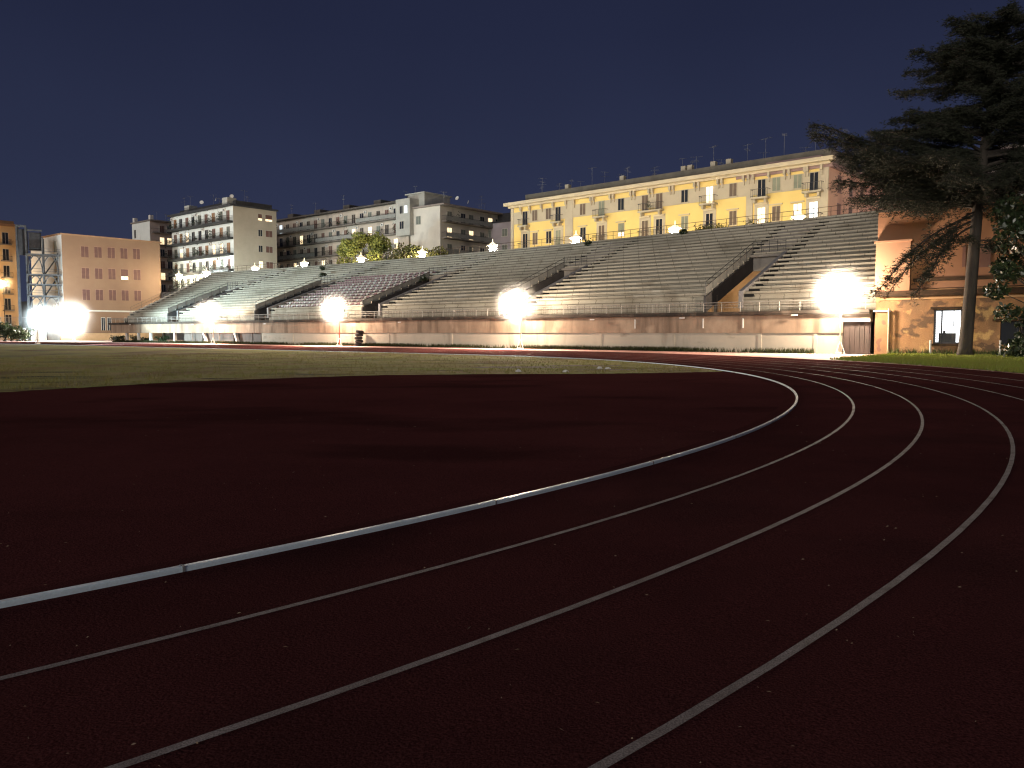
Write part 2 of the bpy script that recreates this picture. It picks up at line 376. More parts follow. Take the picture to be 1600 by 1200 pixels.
# ------------------------------------------------------------------ grandstand
SR, SL = 16.2, 132.6; NW = 57.6; NF = 59.8; ZF = 4.44; NR = 19; RISE = .43
g0 = (SR, NW, ZG)
GS = empty("grandstand", W(*g0), A0, "long weathered concrete grandstand of bare stepped terraces beside the track", "grandstand")
def TG(s, n, z): return (-(s - g0[0]), n - g0[1], z - g0[2])
def ntop(s): return 82.2 - .00123 * (s - 82) ** 2
def nrow(s, k): return NF + (ntop(s) - NF) * k / NR
def send(k): return 130.9 + 6.2 * k / NR
VOM = [29.4, 51.0, 72.2, 94.2, 117.8]
VK = 9
def samples(k):
    S = set([SR - .8, send(k)]); s = 18.0
    while s < send(k): S.add(round(s, 3)); s += 3.0
    for f in VOM: S.add(f); S.add(f - 2.8)
    return sorted(S)
mb = MB(TG)
for k in range(NR):
    z0, z1 = ZF + k * RISE, ZF + (k + 1) * RISE; S = samples(k)
    for a, b in zip(S[:-1], S[1:]):
        if k < VK and any(f - 2.81 < (a + b) / 2 < f for f in VOM): continue
        pa, pb = nrow(a, k), nrow(b, k); qa, qb = nrow(a, k + 1), nrow(b, k + 1)
        zm = z0 + .12                                       # seat slab overhangs a recessed joint
        mb.add([(a, pa + .12, z0), (b, pb + .12, z0), (b, pb + .12, zm), (a, pa + .12, zm), (b, pb, zm), (a, pa, zm), (b, pb, z1), (a, pa, z1), (b, qb + .12, z1), (a, qa + .12, z1)],
               [(0, 1, 2, 3), (3, 2, 4, 5), (5, 4, 6, 7), (7, 6, 8, 9)])
# stair edges: solid dark boxes stand in for shaded step ends beside every flight
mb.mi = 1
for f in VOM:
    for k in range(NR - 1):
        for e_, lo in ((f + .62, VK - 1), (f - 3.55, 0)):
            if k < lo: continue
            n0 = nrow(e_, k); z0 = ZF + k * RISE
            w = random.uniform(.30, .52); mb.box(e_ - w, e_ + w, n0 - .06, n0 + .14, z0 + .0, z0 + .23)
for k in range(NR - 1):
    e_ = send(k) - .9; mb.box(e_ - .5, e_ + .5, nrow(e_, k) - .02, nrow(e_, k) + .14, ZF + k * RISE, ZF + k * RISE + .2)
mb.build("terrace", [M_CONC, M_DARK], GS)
for k in range(1, NR - 1):
    e_ = send(k) - .9; n0 = nrow(e_, k); z0 = ZF + k * RISE; MB(TG).box(e_ - .6, e_ + .6, n0 - .46, n0 - .021, z0 + .001, z0 + .21).build("step", M_CONC2, GS)
# front wall
mb = MB(TG); mb.box(18.05, 89.7, NW, NW + .35, ZG - .05, 1.63)
for s in (19.9, 24.0, 31.2, 38.2, 47, 56, 65.5, 74.5, 83): mb.box(s - .13, s + .13, NW - .05, NW + .001, ZG, 1.62)
mb.build("lower_wall", M_WALL, GS)
mb = MB(TG); mb.box(18.0, SL, NW - .09, NW + .5, 1.632, 3.04); mb.box(SR, 18.0, NW - .09, NW + .5, 2.42, 3.04)
mb.box(SL - .4, SL, NW + .5, NF + 1, 1.632, 3.04)
mb.build("upper_wall", M_BEAM, GS)
mb = MB(TG); mb.box(SR, SL + .3, NW - .38, NF + 1.5, 3.041, 3.24); mb.box(SR, SL + .1, NW - .34, NW - .1, 2.95, 3.04)
mb.build("walkway_slab", M_SLAB, GS)
mb = MB(TG)
S = [SR] + sorted([x for f in VOM for x in (f - 2.8, f)]) + [SL - 1]
for a, b in zip(S[:-1], S[1:]):
    if any(abs(a - (f - 2.8)) < .01 for f in VOM): continue
    mb.box(a, b, NF, NF + .2, 3.24, ZF)
mb.build("terrace_front", M_CONC, GS)
# walkway railing
mb = MB(TG); n = NW - .2
for z in (3.55, 3.76, 3.95): mb.tube((SR, n, z), (SL + .1, n, z), .032 if z > 3.9 else .022, k=5, cap=False)
s = SR + .3
while s < SL: mb.tube((s, n, 3.24), (s, n, 3.95), .025, k=5, cap=False); s += 1.5
mb.build("walkway_railing", M_RAIL, GS)
mb = MB(TG); s = SR + .3
while s < SL: mb.box(s - .006, s + .006, n - .006, n + .006, 3.26, 3.94); s += .25
mb.build("railing_bars", M_RUST, GS)
# top parapet and railing
def ztop(s): return ZF + NR * RISE
mb = MB(TG); S = [2.0, 6, 10, SR - .8] + [s for s in np.arange(18, 136, 3.0)] + [137.1]
for a, b in zip(S[:-1], S[1:]):
    pa, pb = ntop(a) + .06, ntop(b) + .06; z = ztop(0)
    mb.add([(a, pa, z - .3), (b, pb, z - .3), (b, pb, z + .06), (a, pa, z + .06), (b, pb + 2.6, z + .06), (a, pa + 2.6, z + .06), (b, pb + 2.6, z - 3.5), (a, pa + 2.6, z - 3.5)],
           [(0, 1, 2, 3), (3, 2, 4, 5), (5, 4, 6, 7)])
mb.build("top_gallery", mat("dark_coping", (.12, .10, .085), (.06, .05, .045), scale=1), GS)
mb = MB(TG); zt = ztop(0) + .06
for a, b in zip(S[:-1], S[1:]):
    for dz in (1.0, .55, .12): mb.tube((a, ntop(a) + .15, zt + dz), (b, ntop(b) + .15, zt + dz), .03 if dz == 1 else .018, k=5, cap=False)
for s in np.arange(2.2, 137, 1.25): mb.tube((s, ntop(s) + .15, zt), (s, ntop(s) + .15, zt + 1.0), .03, k=5, cap=False)
mb.build("top_railing", M_RUST, GS)
# left end railing down the stairs
mb = MB(TG)
for dz in (1.05, .6): mb.path([(send(k) + .1, nrow(send(k), k) + .3, ZF + k * RISE + dz + .35) for k in range(NR)], [.03] * NR, k=5)
for k in range(0, NR, 2): mb.tube((send(k) + .1, nrow(send(k), k) + .3, ZF + k * RISE), (send(k) + .1, nrow(send(k), k) + .3, ZF + k * RISE + 1.4), .03, k=5)
mb.build("end_railing", M_RUST, GS)
# sloping side wall under the left end of the terrace
mb = MB(TG); vs = [(SL, NF, 3.2)] + [(send(k) + .02, nrow(send(k), k) + .1, ZF + k * RISE) for k in range(NR + 1)] + [(send(NR), ntop(send(NR)) + 2.6, 3.2)]
mb.add(vs, [tuple(range(len(vs)))]); mb.build("end_wall", M_CONC2, GS)
# five stair mouths
for i, f in enumerate(VOM):
    v = empty("stair_mouth", (0, 0, 0)); v.parent = GS
    for k in range(VK, NR - 1):                              # half-height steps of the flight above the mouth
        n0 = nrow(f, k); z0 = ZF + k * RISE; MB(TG).box(f - 2.9, f + .1, n0 - .46, n0 - .021, z0 + .001, z0 + .21).build("step", M_CONC2, v)
    def beam(s0, s1, lo, hi, ext=0.0):
        m = MB(TG); a = nrow(f, 0) - .25; b = nrow(f, VK) + ext; za = ZF; zb = ZF + VK * RISE + ext * .425
        m.add([(s0, a, za + lo), (s1, a, za + lo), (s1, b, zb + lo), (s0, b, zb + lo), (s0, a, za + hi), (s1, a, za + hi), (s1, b, zb + hi), (s0, b, zb + hi)],
              [(0, 3, 2, 1), (4, 5, 6, 7), (0, 1, 5, 4), (1, 2, 6, 5), (2, 3, 7, 6), (3, 0, 4, 7)]); return m
    beam(f - .02, f + .2, -1.15, .12).build("parapet", mat("dark_parapet", (.11, .10, .10), (.07, .065, .06), scale=.8), v)
    beam(f - 3.10, f - 2.78, -.9, .46).build("parapet", mat("cool_grey_parapet", (.30, .29, .29), (.20, .195, .20), scale=.7), v)
    m = MB(TG); b = nrow(f, VK); m.box(f - 2.78, f - .02, b - .1, b + .12, ZF + VK * RISE - 1.2, ZF + VK * RISE + .02); m.build("end_beam", M_CONC2, v)
    # railing with mesh panels over the far parapet
    m = MB(TG); a = nrow(f, 0) - .1; zb = ZF + VK * RISE
    A = (f + .1, a, ZF + .12); B = (f + .1, b, zb + .12)
    for dz in (1.2, .8): m.tube((A[0], A[1], A[2] + dz), (B[0], B[1], B[2] + dz), .025, k=5); m.tube((B[0], B[1], B[2] + dz), (f - 2.9, b, B[2] + dz), .025, k=5)
    for q in range(8):
        t = q / 7; m.tube((A[0], A[1] + (b - a) * t, A[2] + (B[2] - A[2]) * t), (A[0], A[1] + (b - a) * t, A[2] + (B[2] - A[2]) * t + 1.2), .022, k=5)
    for q in range(5): m.tube((f - 2.9 * q / 4, b, zb + .02), (f - 2.9 * q / 4, b, zb + 1.5), .022, k=5)
    m.build("mouth_railing", M_METAL, v)
    m = MB(TG); p = .012
    m.add([(f + .11, a, A[2] + .06), (f + .11, b, B[2] + .06), (f + .11, b, B[2] + .78), (f + .11, a, A[2] + .78), (f + .11 + p, a, A[2] + .06), (f + .11 + p, b, B[2] + .06), (f + .11 + p, b, B[2] + .78), (f + .11 + p, a, A[2] + .78)],
          [(0, 1, 2, 3), (7, 6, 5, 4), (3, 2, 6, 7), (0, 4, 5, 1), (0, 3, 7, 4), (1, 5, 6, 2)])
    m.build("mesh_panel", M_PANEL, v)
    MB(TG).box(f - 3.0, f - 2.8, NF + 1.4, NF + 1.65, 3.2, ZF + .6).build("post", M_CONC2, v); MB(TG).box(f - .02, f + .2, NF + 1.6, NF + 1.9, 3.2, ZF + .3).build("post", M_CONC2, v)
mb = MB(TG); mb.box(SR, 89, 70.4, 70.6, ZG, 8.1); mb.build("inner_wall", mat("peach_plaster", (.66, .47, .33), (.55, .38, .26)), GS)
mb = MB(TG); mb.box(SR, 89, NF + 1.5, 70.4, 3.05, 3.2); mb.build("inner_floor", M_CONC2, GS)
lr = empty("ceiling_lamp", W(33.0, 66.0, 3.2), A0, "warm lamp lighting the orange wall inside the stair mouth nearest the dark gate", "lamp")
m = MB(); m.tube((0, 0, 0), (0, 0, 1.1), .03, k=6); m.build("post", M_METAL, lr)
m = MB(); m.lathe([(.05, 1.1), (.14, 1.2), (.14, 1.35), (.03, 1.42)], k=10); m.build("bulb", mat("warm_bulb", (1, .9, .7), emis=(1, .75, .4), estr=12), lr)
l_ = bpy.data.lights.new("light", "POINT"); l_.energy = 800; l_.color = (1, .74, .42); l_.shadow_soft_size = .15
lo_ = bpy.data.objects.new("light", l_); sc.collection.objects.link(lo_); lo_.parent = lr; lo_.location = (0, -.3, 1.25)
# columns and boards under the open left part
for i, px in enumerate([200, 218, 237, 275, 322, 371]):
    s, t = sx(px, NW + .2); lean = (0, 0, 0, 0, .35, .35)[i]
    m = MB(TG); m.add([(s - .16 + lean, NW, 1.64), (s + .16 + lean, NW, 1.64), (s + .16 + lean, NW + .35, 1.64), (s - .16 + lean, NW + .35, 1.64),
                       (s - .16 - lean, NW, ZG), (s + .16 - lean, NW, ZG), (s + .16 - lean, NW + .35, ZG), (s - .16 - lean, NW + .35, ZG)],
                      [(3, 2, 1, 0), (4, 5, 6, 7), (0, 1, 5, 4), (1, 2, 6, 5), (2, 3, 7, 6), (3, 0, 4, 7)])
    m.build("column", M_WHITE, GS)
for px in (302, 344):
    s, t = sx(px, NW + .2); m = MB(TG); m.box(s - .07, s + .07, NW + .1, NW + .24, ZG, 1.64); m.build("column", M_CONC2, GS)
M_BRD = mat("grey_brown_boards", (.20, .165, .14), (.12, .10, .09), scale=1.4, stretch=(1, 1, .3))
for j, (pa, pb) in enumerate([(290, 318), (326, 366), (376, 395), (396, 408)]):
    a, _ = sx(pa, NW + .6); b, _ = sx(pb, NW + .6); m = MB(TG); m.box(min(a, b), max(a, b), NW + .5 + .05 * j, NW + .6 + .05 * j, ZG, 1.63); m.build("boarding", M_BRD, GS)
m = MB(TG); 
for s in (104, 112, 120, 127): 
    for n in (63.5, 70, 76): m.box(s - .2, s + .2, n - .2, n + .2, ZG - .05, 3.0 + (n - 60) * .38)
m.build("inner_columns", M_CONC2, GS)
# dark gate at the right end
a, _ = sx(1319, NW); m = MB(TG); m.box(SR + .02, 18.0, NW + .1, NW + .2, ZG, 2.42)
for q in range(6): s = SR + .1 + q * .32; m.box(s, s + .03, NW + .07, NW + .1, ZG, 2.42)
m.build("gate", mat("dark_brown_gate", (.085, .062, .055), (.05, .04, .035), scale=1.2, stretch=(1, 1, .3)), GS)
m = MB(TG); m.box(SR, 18.05, NW - .12, NW - .09, 2.42, 2.62); m.build("lintel", M_WHITE, GS)
# small fittings on the wall
for px in (992, 1098, 1160):
    s, t = sx(px, NW - .1); m = MB(TG); m.box(s - .045, s + .045, NW - .16, NW - .09, 2.0, 2.75); m.build("white_pipe", M_WHITE, GS)
for px, py in ((925, 499.5), (1065, 497), (1240, 492.5), (205, 507), (252, 507.5), (302, 507), (415, 506), (625, 503.5)):
    s, t = sx(px, NW - .4); z = zz(py, t); m = MB(TG); m.box(s - .22, s + .22, NW - .46, NW - .39, z - .05, z + .05); m.build("bulkhead_fitting", M_WHITE, GS)
# weeds at the wall foot
pts = []
for i in range(9500):
    s = random.uniform(20, 131); h = math.sin(s * .21) + math.sin(s * .57 + 2)
    if random.random() < .35 + .25 * h + .2: pts.append(tuple(W(s, NW - .05 - abs(random.gauss(0, .22)), ZG)))
tag(soup("wall_foot_weeds", blades(pts, .30, .035, 4, .08), 3, M_WEED), "dark straggling weeds along the foot of the stand wall", "weeds", kind="stuff")

# ------------------------------------------------------------------ plastic seats on the fourth block
mb = MB(); mb.box(-.19, .19, -.18, .14, .0, .05); mb.box(-.2, .2, .12, .17, .05, .34); mb.box(-.2, -.17, -.1, .12, .05, .14); mb.box(.17, .2, -.1, .12, .05, .14)
M_SEAT = mat("faded_maroon_plastic", (.27, .13, .135), (.17, .085, .09), scale=2, rough=.5)
M_SEAT2 = mat("pale_faded_plastic", (.46, .40, .36), (.33, .28, .26), scale=2, rough=.5)
seatA = mb.build("stadium_seat", M_SEAT); seatB = mb.build("stadium_seat", M_SEAT2)
spots = []
for k in range(1, 12):
    for q in range(36):
        s = 73.2 + .53 * q + (.3 if k > 9 else 0)
        if s > 90.4: continue
        spots.append((s, nrow(s, k) - .42, ZF + k * RISE + .002, k, q))
spots.sort(key=lambda p: (p[0] ** 2 + p[1] ** 2))
extra = []
first = {0: seatA, 1: seatB}; used = {0: False, 1: False}
for i, (s, n, z, k, q) in enumerate(spots):
    c = q % 2
    if i >= 298: extra.append((s, n, z)); continue
    o = first[c] if not used[c] else first[c].copy()
    if used[c]: sc.collection.objects.link(o)
    used[c] = True; o.location = W(s, n, z); o.rotation_euler = (0, 0, A0)
    tag(o, "maroon plastic bucket seat in the seat block behind the red-poled floodlight" if c == 0 else "pale faded bucket seat in the seat block behind the red-poled floodlight", "seat", "plastic seats in rows on the terrace")
mb = MB()
for s, n, z in extra:
    p = W(s, n, z); c_, s_ = math.cos(A0), math.sin(A0)
    for b in ((-.19, .19, -.18, .14, 0, .05), (-.2, .2, .12, .17, .05, .34)):
        vv = [(x, y, w) for w in b[4:] for x, y in ((b[0], b[2]), (b[1], b[2]), (b[1], b[3]), (b[0], b[3]))]
        mb.add([(p.x + x * c_ - y * s_, p.y + x * s_ + y * c_, z + w) for x, y, w in vv], [(0, 3, 2, 1), (4, 5, 6, 7), (0, 1, 5, 4), (1, 2, 6, 5), (2, 3, 7, 6), (3, 0, 4, 7)])
tag(mb.build("far_seats", M_SEAT), "farther rows of small maroon plastic seats on the terrace", "seats", kind="stuff")

# ------------------------------------------------------------------ floodlights on poles
def bloom_mat(name, dens, ctr, rad):  # scattering ball added round a lamp to imitate lens bloom
    m = bpy.data.materials.new(name); m.use_nodes = True; n = m.node_tree; n.nodes.clear()
    o = n.nodes.new("ShaderNodeOutputMaterial"); v = n.nodes.new("ShaderNodeVolumeScatter"); v.inputs["Anisotropy"].default_value = 0.0
    t = n.nodes.new("ShaderNodeTexCoord"); c = n.nodes.new("ShaderNodeVectorMath"); c.operation = 'SUBTRACT'; c.inputs[1].default_value = ctr
    l = n.nodes.new("ShaderNodeVectorMath"); l.operation = 'LENGTH'; mr = n.nodes.new("ShaderNodeMapRange"); mr.interpolation_type = 'SMOOTHSTEP'
    mr.inputs[1].default_value = rad * .96; mr.inputs[2].default_value = rad * .1; mr.inputs[3].default_value = 0; mr.inputs[4].default_value = 1
    pw = n.nodes.new("ShaderNodeMath"); pw.operation = 'POWER'; pw.inputs[1].default_value = 2.0
    mu = n.nodes.new("ShaderNodeMath"); mu.operation = 'MULTIPLY'; mu.inputs[1].default_value = dens
    L = n.links; L.new(t.outputs["Object"], c.inputs[0]); L.new(c.outputs[0], l.inputs[0]); L.new(l.outputs["Value"], mr.inputs[0]); L.new(mr.outputs[0], pw.inputs[0])
    L.new(pw.outputs[0], mu.inputs[0]); L.new(mu.outputs[0], v.inputs["Density"]); n.links.new(v.outputs[0], o.inputs["Volume"]); return m
def sphere_mb(r, c=(0, 0, 0), k=24, q=12):
    return MB().lathe([(max(1e-3, r * math.sin(math.pi * i / q)), -r * math.cos(math.pi * i / q)) for i in range(q + 1)], c, k)
M_LENS = mat("floodlight_lens", (1, 1, 1), emis=(1, .86, .70), estr=60)
M_LENSC = mat("cool_floodlight_lens", (1, 1, 1), emis=(.85, .97, 1), estr=60)
def point(name, parent, z, power, col, r=.3, loc=None):
    l = bpy.data.lights.new(name, "POINT"); l.energy = power; l.color = col; l.shadow_soft_size = r
    o = bpy.data.objects.new(name, l); sc.collection.objects.link(o); o.parent = parent; o.location = loc or (0, 0, z); return o
def floodlight(s, n, zl, power, col, label, bloom_r, cool=False, red=False, group="floodlights on poles along the foot of the stand", dens=.15):
    z0 = ZG; root = empty("floodlight", W(s, n, z0), A0, label, "floodlight", group); H = zl - z0
    m = MB(); m.tube((0, 0, 0), (0, 0, H - .35), .055, k=8)
    m.build("pole", M_RED if red else mat("pale_pole_paint", (.5, .42, .34), (.4, .32, .26)), root)
    m = MB(); m.box(-.22, .22, -.22, .22, 0, .12)
    for a in range(3): q = a * 2.09; m.tube((.34 * math.cos(q), .34 * math.sin(q), .02), (0, 0, .95), .025, k=6)
    m.build("base", M_WHITE, root)
    m = MB(); m.tube((-.75, 0, H - .35), (.75, 0, H - .35), .04, k=6); m.build("crossbar", M_METAL, root)
    for x in (-.6, 0, .6):
        m = MB(); m.box(x - .2, x + .2, -.02, .16, H - .28, H + .05); m.tube((x, .06, H - .35), (x, .06, H - .28), .03, k=6); h = m.build("lamp_head", M_METAL, root)
        m = MB(); m.box(x - .18, x + .18, -.035, -.021, H - .26, H + .03); m.build("lens", M_LENSC if cool else M_LENS, h)
    m = sphere_mb(bloom_r); m.build("bloom_ball", bloom_mat("bloom_round_floodlight", dens, (0, 0, 0), bloom_r), root, loc=(0, -.45, H))  # added volume imitating the lens bloom, no real mist
    point("light", root, H, power, col, .30, loc=(0, -.45, H))
    if not cool:
        sl = bpy.data.lights.new("field_light", "SPOT"); sl.energy = 13000; sl.color = col; sl.spot_size = R(165); sl.spot_blend = .35; sl.shadow_soft_size = .3
        o = bpy.data.objects.new("field_light", sl); sc.collection.objects.link(o); o.parent = root; o.location = (0, -.5, H); o.rotation_euler = (R(-66), 0, 0)
    return root
WARM = (1, .80, .60)
FP = 6200
floodlight(*([sx(1312, 56.6)[0], 56.6, 4.40]), FP * 1.15, WARM, "lit floodlight on a pole beside the dark gate, nearest to the cedar tree", 2.95)
floodlight(*([sx(813, 56.3)[0], 56.3, 4.30]), FP, WARM, "lit floodlight in front of the middle of the stand", 2.95)
floodlight(*([sx(531, 56.2)[0], 56.2, 4.25]), FP * .9, WARM, "lit floodlight on a red pole in front of the block of plastic seats", 2.9, red=True)
floodlight(*([sx(334, 56.2)[0], 56.2, 4.30]), FP * .9, (1, .78, .58), "lit floodlight in front of the open bays at the left part of the stand", 2.9)
COOL = (.72, .93, 1.0)
p = px_t(117, 142); s_, n_ = sn(p)
floodlight(s_, n_, 4.0, 30000, (1, .90, .76), "very bright cold white floodlight in front of the orange school block", 5.6, cool=True, group="cold white floodlights at the far end")
p = px_t(72, 150); s_, n_ = sn(p)
floodlight(s_, n_, 4.2, 18000, COOL, "cold white floodlight beside the steel escape tower", 4.8, cool=True, group="cold white floodlights at the far end")

p = px_t(60, 104); s_, n_ = sn(p)  # extra floodlight added to light the stand's left rows cold
r = floodlight(s_, n_, 3.7, 10, COOL, "added cold white floodlight turned towards the left end of the stand", 2.4, cool=True, group="cold white floodlights at the far end")
sl = bpy.data.lights.new("spot", "SPOT"); sl.energy = 60000; sl.color = (.68, .93, 1); sl.spot_size = R(105); sl.spot_blend = .6; sl.shadow_soft_size = .35
so2 = bpy.data.objects.new("spot", sl); sc.collection.objects.link(so2); so2.parent = r; so2.location = (0, .3, 3.5); so2.rotation_euler = (R(102), 0, R(-18))

# ------------------------------------------------------------------ street and lanterns behind the stand
NB = 85.2
mb = MB(lambda s, n, z: (-(s - 60), n - NB, z)); mb.box(-60, 260, NB, 420, -.4, 10.5)
tag(mb.build("street", M_EARTH, loc=W(60, NB, 0), rz=A0), kind="structure")
LSTR = 460
def lantern_proto():
    r = empty("street_lantern", (0, 0, 0), A0)
    m = MB(); m.lathe([(.12, 0), (.12, .3), (.07, .4), (.06, 2.6)], k=8); m.build("post", M_METAL, r)
    m = MB(); m.lathe([(.22, 2.55), (.40, 2.72), (.48, 3.4), (.42, 3.55)], k=8); m.build("glass", mat("lantern_glass", (1, .95, .85), emis=(1, .84, .56), estr=LSTR), r)
    m = MB(); m.lathe([(.80, 3.552), (.78, 3.60), (.34, 3.86), (.08, 4.05), (.04, 4.5)], k=8)
    m.build("cap", mat("glowing_lantern_cap", (.9, .82, .65), emis=(1, .8, .5), estr=1.6), r)  # cap's emission stands in for lantern light falling on it
    sphere_mb(2.0, k=20, q=10).build("bloom_ball", bloom_mat("bloom_round_lantern", .035, (0, 0, 0), 2.0), r, loc=(0, 0, 3.15))  # lens bloom round the lantern imitated by an added volume
    return r
lan = lantern_proto()
LN = [("first", 1488, 86.0, 13.6), ("second", 1243, 86.2, 13.6), ("third", 1052, 86.2, 13.6), ("fourth", 899, 86.2, 13.6), ("fifth", 770, 86.2, 13.6), ("sixth", 661, 86.2, 13.6),
      ("seventh", 566, 86.2, 13.6), ("eighth", 478, 86.2, 13.6), ("ninth", 401, 86.2, 13.6), ("tenth", 326, 86.2, 13.6), ("eleventh", 283, 86.2, 13.6)]
where = ["behind the lower branches of the cedar", "in front of the right end of the yellow building", "below the middle of the yellow building", "by the left end of the yellow building",
         "in front of the right hand wing of the grey white flats", "right of the yellow-green tree top", "in front of the yellow-green tree", "in front of the long flats with lit windows", "beside the beige side wall of the tall white flats", "at the top of the left end stairs of the stand", "farthest left, half hidden by the left end stairs of the stand"]
for i, (_, px, n, z) in enumerate(LN):
    o = lan if i == 0 else copy_tree(lan)
    s, t = sx(px, n); o.location = W(s, n, 10.5)
    if i in (8, 9):
        for ch in [x for x in sc.objects if x.parent == o and x.name.startswith('glass')]:
            ch.data = ch.data.copy(); ch.data.materials[0] = mat("cold_lantern_glass", (1, 1, 1), emis=(.86, .97, .92), estr=800)
    tag(o, "street lantern " + where[i], "street lamp", "street lanterns in a row behind the stand")

# ------------------------------------------------------------------ buildings
def wall_T(x0, y0, side):
    if side == 'front': return lambda a, d, z: (x0 + a, y0 - d, z)
    return lambda a, d, z: (x0 + d, y0 + a, z)          # face turned towards +x, a runs back
def window(root, T, a, z, w, h, kind, shut=None, frame=M_FRAME, sill=True):
    m = MB(T); f = .07
    m.box(a - w / 2 - f, a - w / 2, 0, .06, z, z + h); m.box(a + w / 2, a + w / 2 + f, 0, .06, z, z + h); m.box(a - w / 2 - f, a + w / 2 + f, 0, .06, z + h, z + h + f)
    if sill: m.box(a - w / 2 - .15, a + w / 2 + .15, 0, .14, z - .1, z)
    m.box(a - .03, a + .03, .021, .045, z, z + h)
    o = m.build("window", frame, root)
    p = MB(T)
    if kind == 'shut':
        p.box(a - w / 2, a - .03, 0, .04, z, z + h); p.box(a + .03, a + w / 2, 0, .04, z, z + h)
        n = int(h / .22)
        for q in range(n): p.box(a - w / 2 + .05, a - .06, .04, .055, z + .05 + q * h / n, z + .12 + q * h / n); p.box(a + .06, a + w / 2 - .05, .04, .055, z + .05 + q * h / n, z + .12 + q * h / n)
        p.build("shutter", shut or M_SHUT, o)
    elif kind == 'half':
        p.box(a - w / 2, a + w / 2, 0, .05, z + h * .3, z + h); p.build("shutter", shut or M_SHUT, o)
        p = MB(T); p.box(a - w / 2, a + w / 2, 0, .02, z, z + h * .299); p.build("pane", M_GLOW, o)
    else:
        p.box(a - w / 2, a + w / 2, 0, .02, z, z + h); p.build("pane", {'dark': M_GLASS, 'lit': M_GLOW, 'cool': M_GLOWC}[kind], o)
    return o
def balcony(root, T, a0, a1, z, seed, deep=1.25, slabm=None, solid=False, plants=True, thick=.22):
    rg = random.Random(seed)
    m = MB(T); m.box(a0, a1, .0, deep, z - thick, z); o = m.build("balcony", slabm or M_CONC2, root)
    m = MB(T)
    for h in (1.0, .12): m.box(a0, a1, deep - .05, deep - .01, z + h - .03, z + h + .02)
    q = a0
    while q < a1: m.box(q - .012, q + .012, deep - .045, deep - .015, z, z + 1.0); q += .28
    for e_ in (a0, a1): m.box(e_ - .02, e_ + .02, .02, deep, z + .96, z + 1.0)
    m.build("railing", M_METAL, o)
    if solid:
        m = MB(T); m.box(a0 + .05, a1 - .05, deep - .012, deep + .01, z + .1, z + .9); m.build("panel", M_PANEL, o)
    if plants:
        cs = []
        for _ in range(int((a1 - a0) / (1.5 if thick > .3 else 2.2))):
            a = rg.uniform(a0 + .3, a1 - .3); hh = rg.choice([.25, .35, .5, .9])
            for _ in range(int(50 * hh) + 14): cs.append(T(a + rg.gauss(0, .26), deep - .3 + rg.gauss(0, .1), z + .35 + abs(rg.gauss(0, hh))))
        if cs: soup("foliage", leaf_soup(np.array(cs), .12), 4, M_LEAF, o)
    return o
def ac_unit(root, T, a, z):
    m = MB(T); m.box(a - .4, a + .4, .02, .32, z, z + .55); o = m.build("air_conditioner", M_WHITE, root)
    m = MB(T); n = 12; m.add([(a + .2 * math.cos(6.283 * i / n), .325, z + .27 + .2 * math.sin(6.283 * i / n)) for i in range(n)], [tuple(range(n))]); m.build("fan_grille", M_METAL, o)
def antenna(root, x, y, z, h, seed):
    rg = random.Random(seed); m = MB(); m.tube((x, y, z), (x, y, z + h), .022, k=5)
    for k in range(rg.choice([1, 2])):
        zz_ = z + h * (.97 - .2 * k); d = rg.uniform(0, 3.1); c, s = math.cos(d), math.sin(d); L = rg.uniform(.5, .9)
        m.tube((x - c * L, y - s * L, zz_), (x + c * L, y + s * L, zz_), .015, k=4)
        for q in range(5):
            t = -L + 2 * L * q / 4; m.tube((x + c * t - s * .3, y + s * t + c * .3, zz_), (x + c * t + s * .3, y + s * t - c * .3, zz_), .012, k=4)
    m.build("antenna", mat("aerial_metal", (.22, .22, .24), (.15, .15, .17), metal=.3, rough=.6), root)
def dish(root, x, y, z):
    m = MB(); m.lathe([(.02, 0), (.2, .03), (.38, .11), (.42, .16)], k=12)
    o = m.build("satellite_dish", M_WHITE, root); o.location = (x, y, z); o.rotation_euler = (R(70), 0, R(random.uniform(-40, 60)))
def body(root, w, d, z0, z1, m, name="wall"):
    b = MB(); b.box(-w, 0, 0, d, z0, z1); return b.build(name, m, root)

# tall white flats with dark balconies ------------------------------------
s0, n0 = 149.6, 90.0
B = empty("apartment_building", W(s0, n0, 10.5), A0, "white six-storey flats with long dark planted balconies and a beige blind side wall", "apartment building")
ZT = 27.6 - 10.5; LB = 25.5
M_BW = mat("white_flat_plaster", (.84, .87, .84), (.74, .78, .75), scale=.4, stain=[((.5, .5, .46), .8, (1, 1, .2), .6, .75, .5)])
M_BS = mat("beige_side_plaster", (.52, .45, .36), (.44, .38, .30), scale=.3)
body(B, LB, 10.2, 0, ZT, M_BW)
m = MB(); m.box(0, .03, 0, 10.2, 0, ZT); m.build("side_wall", M_BS, B)
m = MB(); m.box(-LB - .3, .35, -.9, 10.5, ZT, ZT + .35); m.box(-LB + 2, -.5, 1.0, 9.5, ZT + .35, ZT + 1.3)
m.build("roof", mat("dark_roof_edge", (.07, .07, .075), (.04, .04, .045), scale=1), B)
for q in ((-3.6, -1.6, -.3, 1.8, ZT + .35, ZT + 1.9), (-21.5, -19.5, 1, 3, ZT + .35, ZT + 2.2)): MB().box(*q).build("roof_cabin", mat("pale_cabin", (.5, .5, .46), (.35, .35, .33)), B)
T = lambda a, d, z: (-a, -d, z)      # a runs left along the balcony face
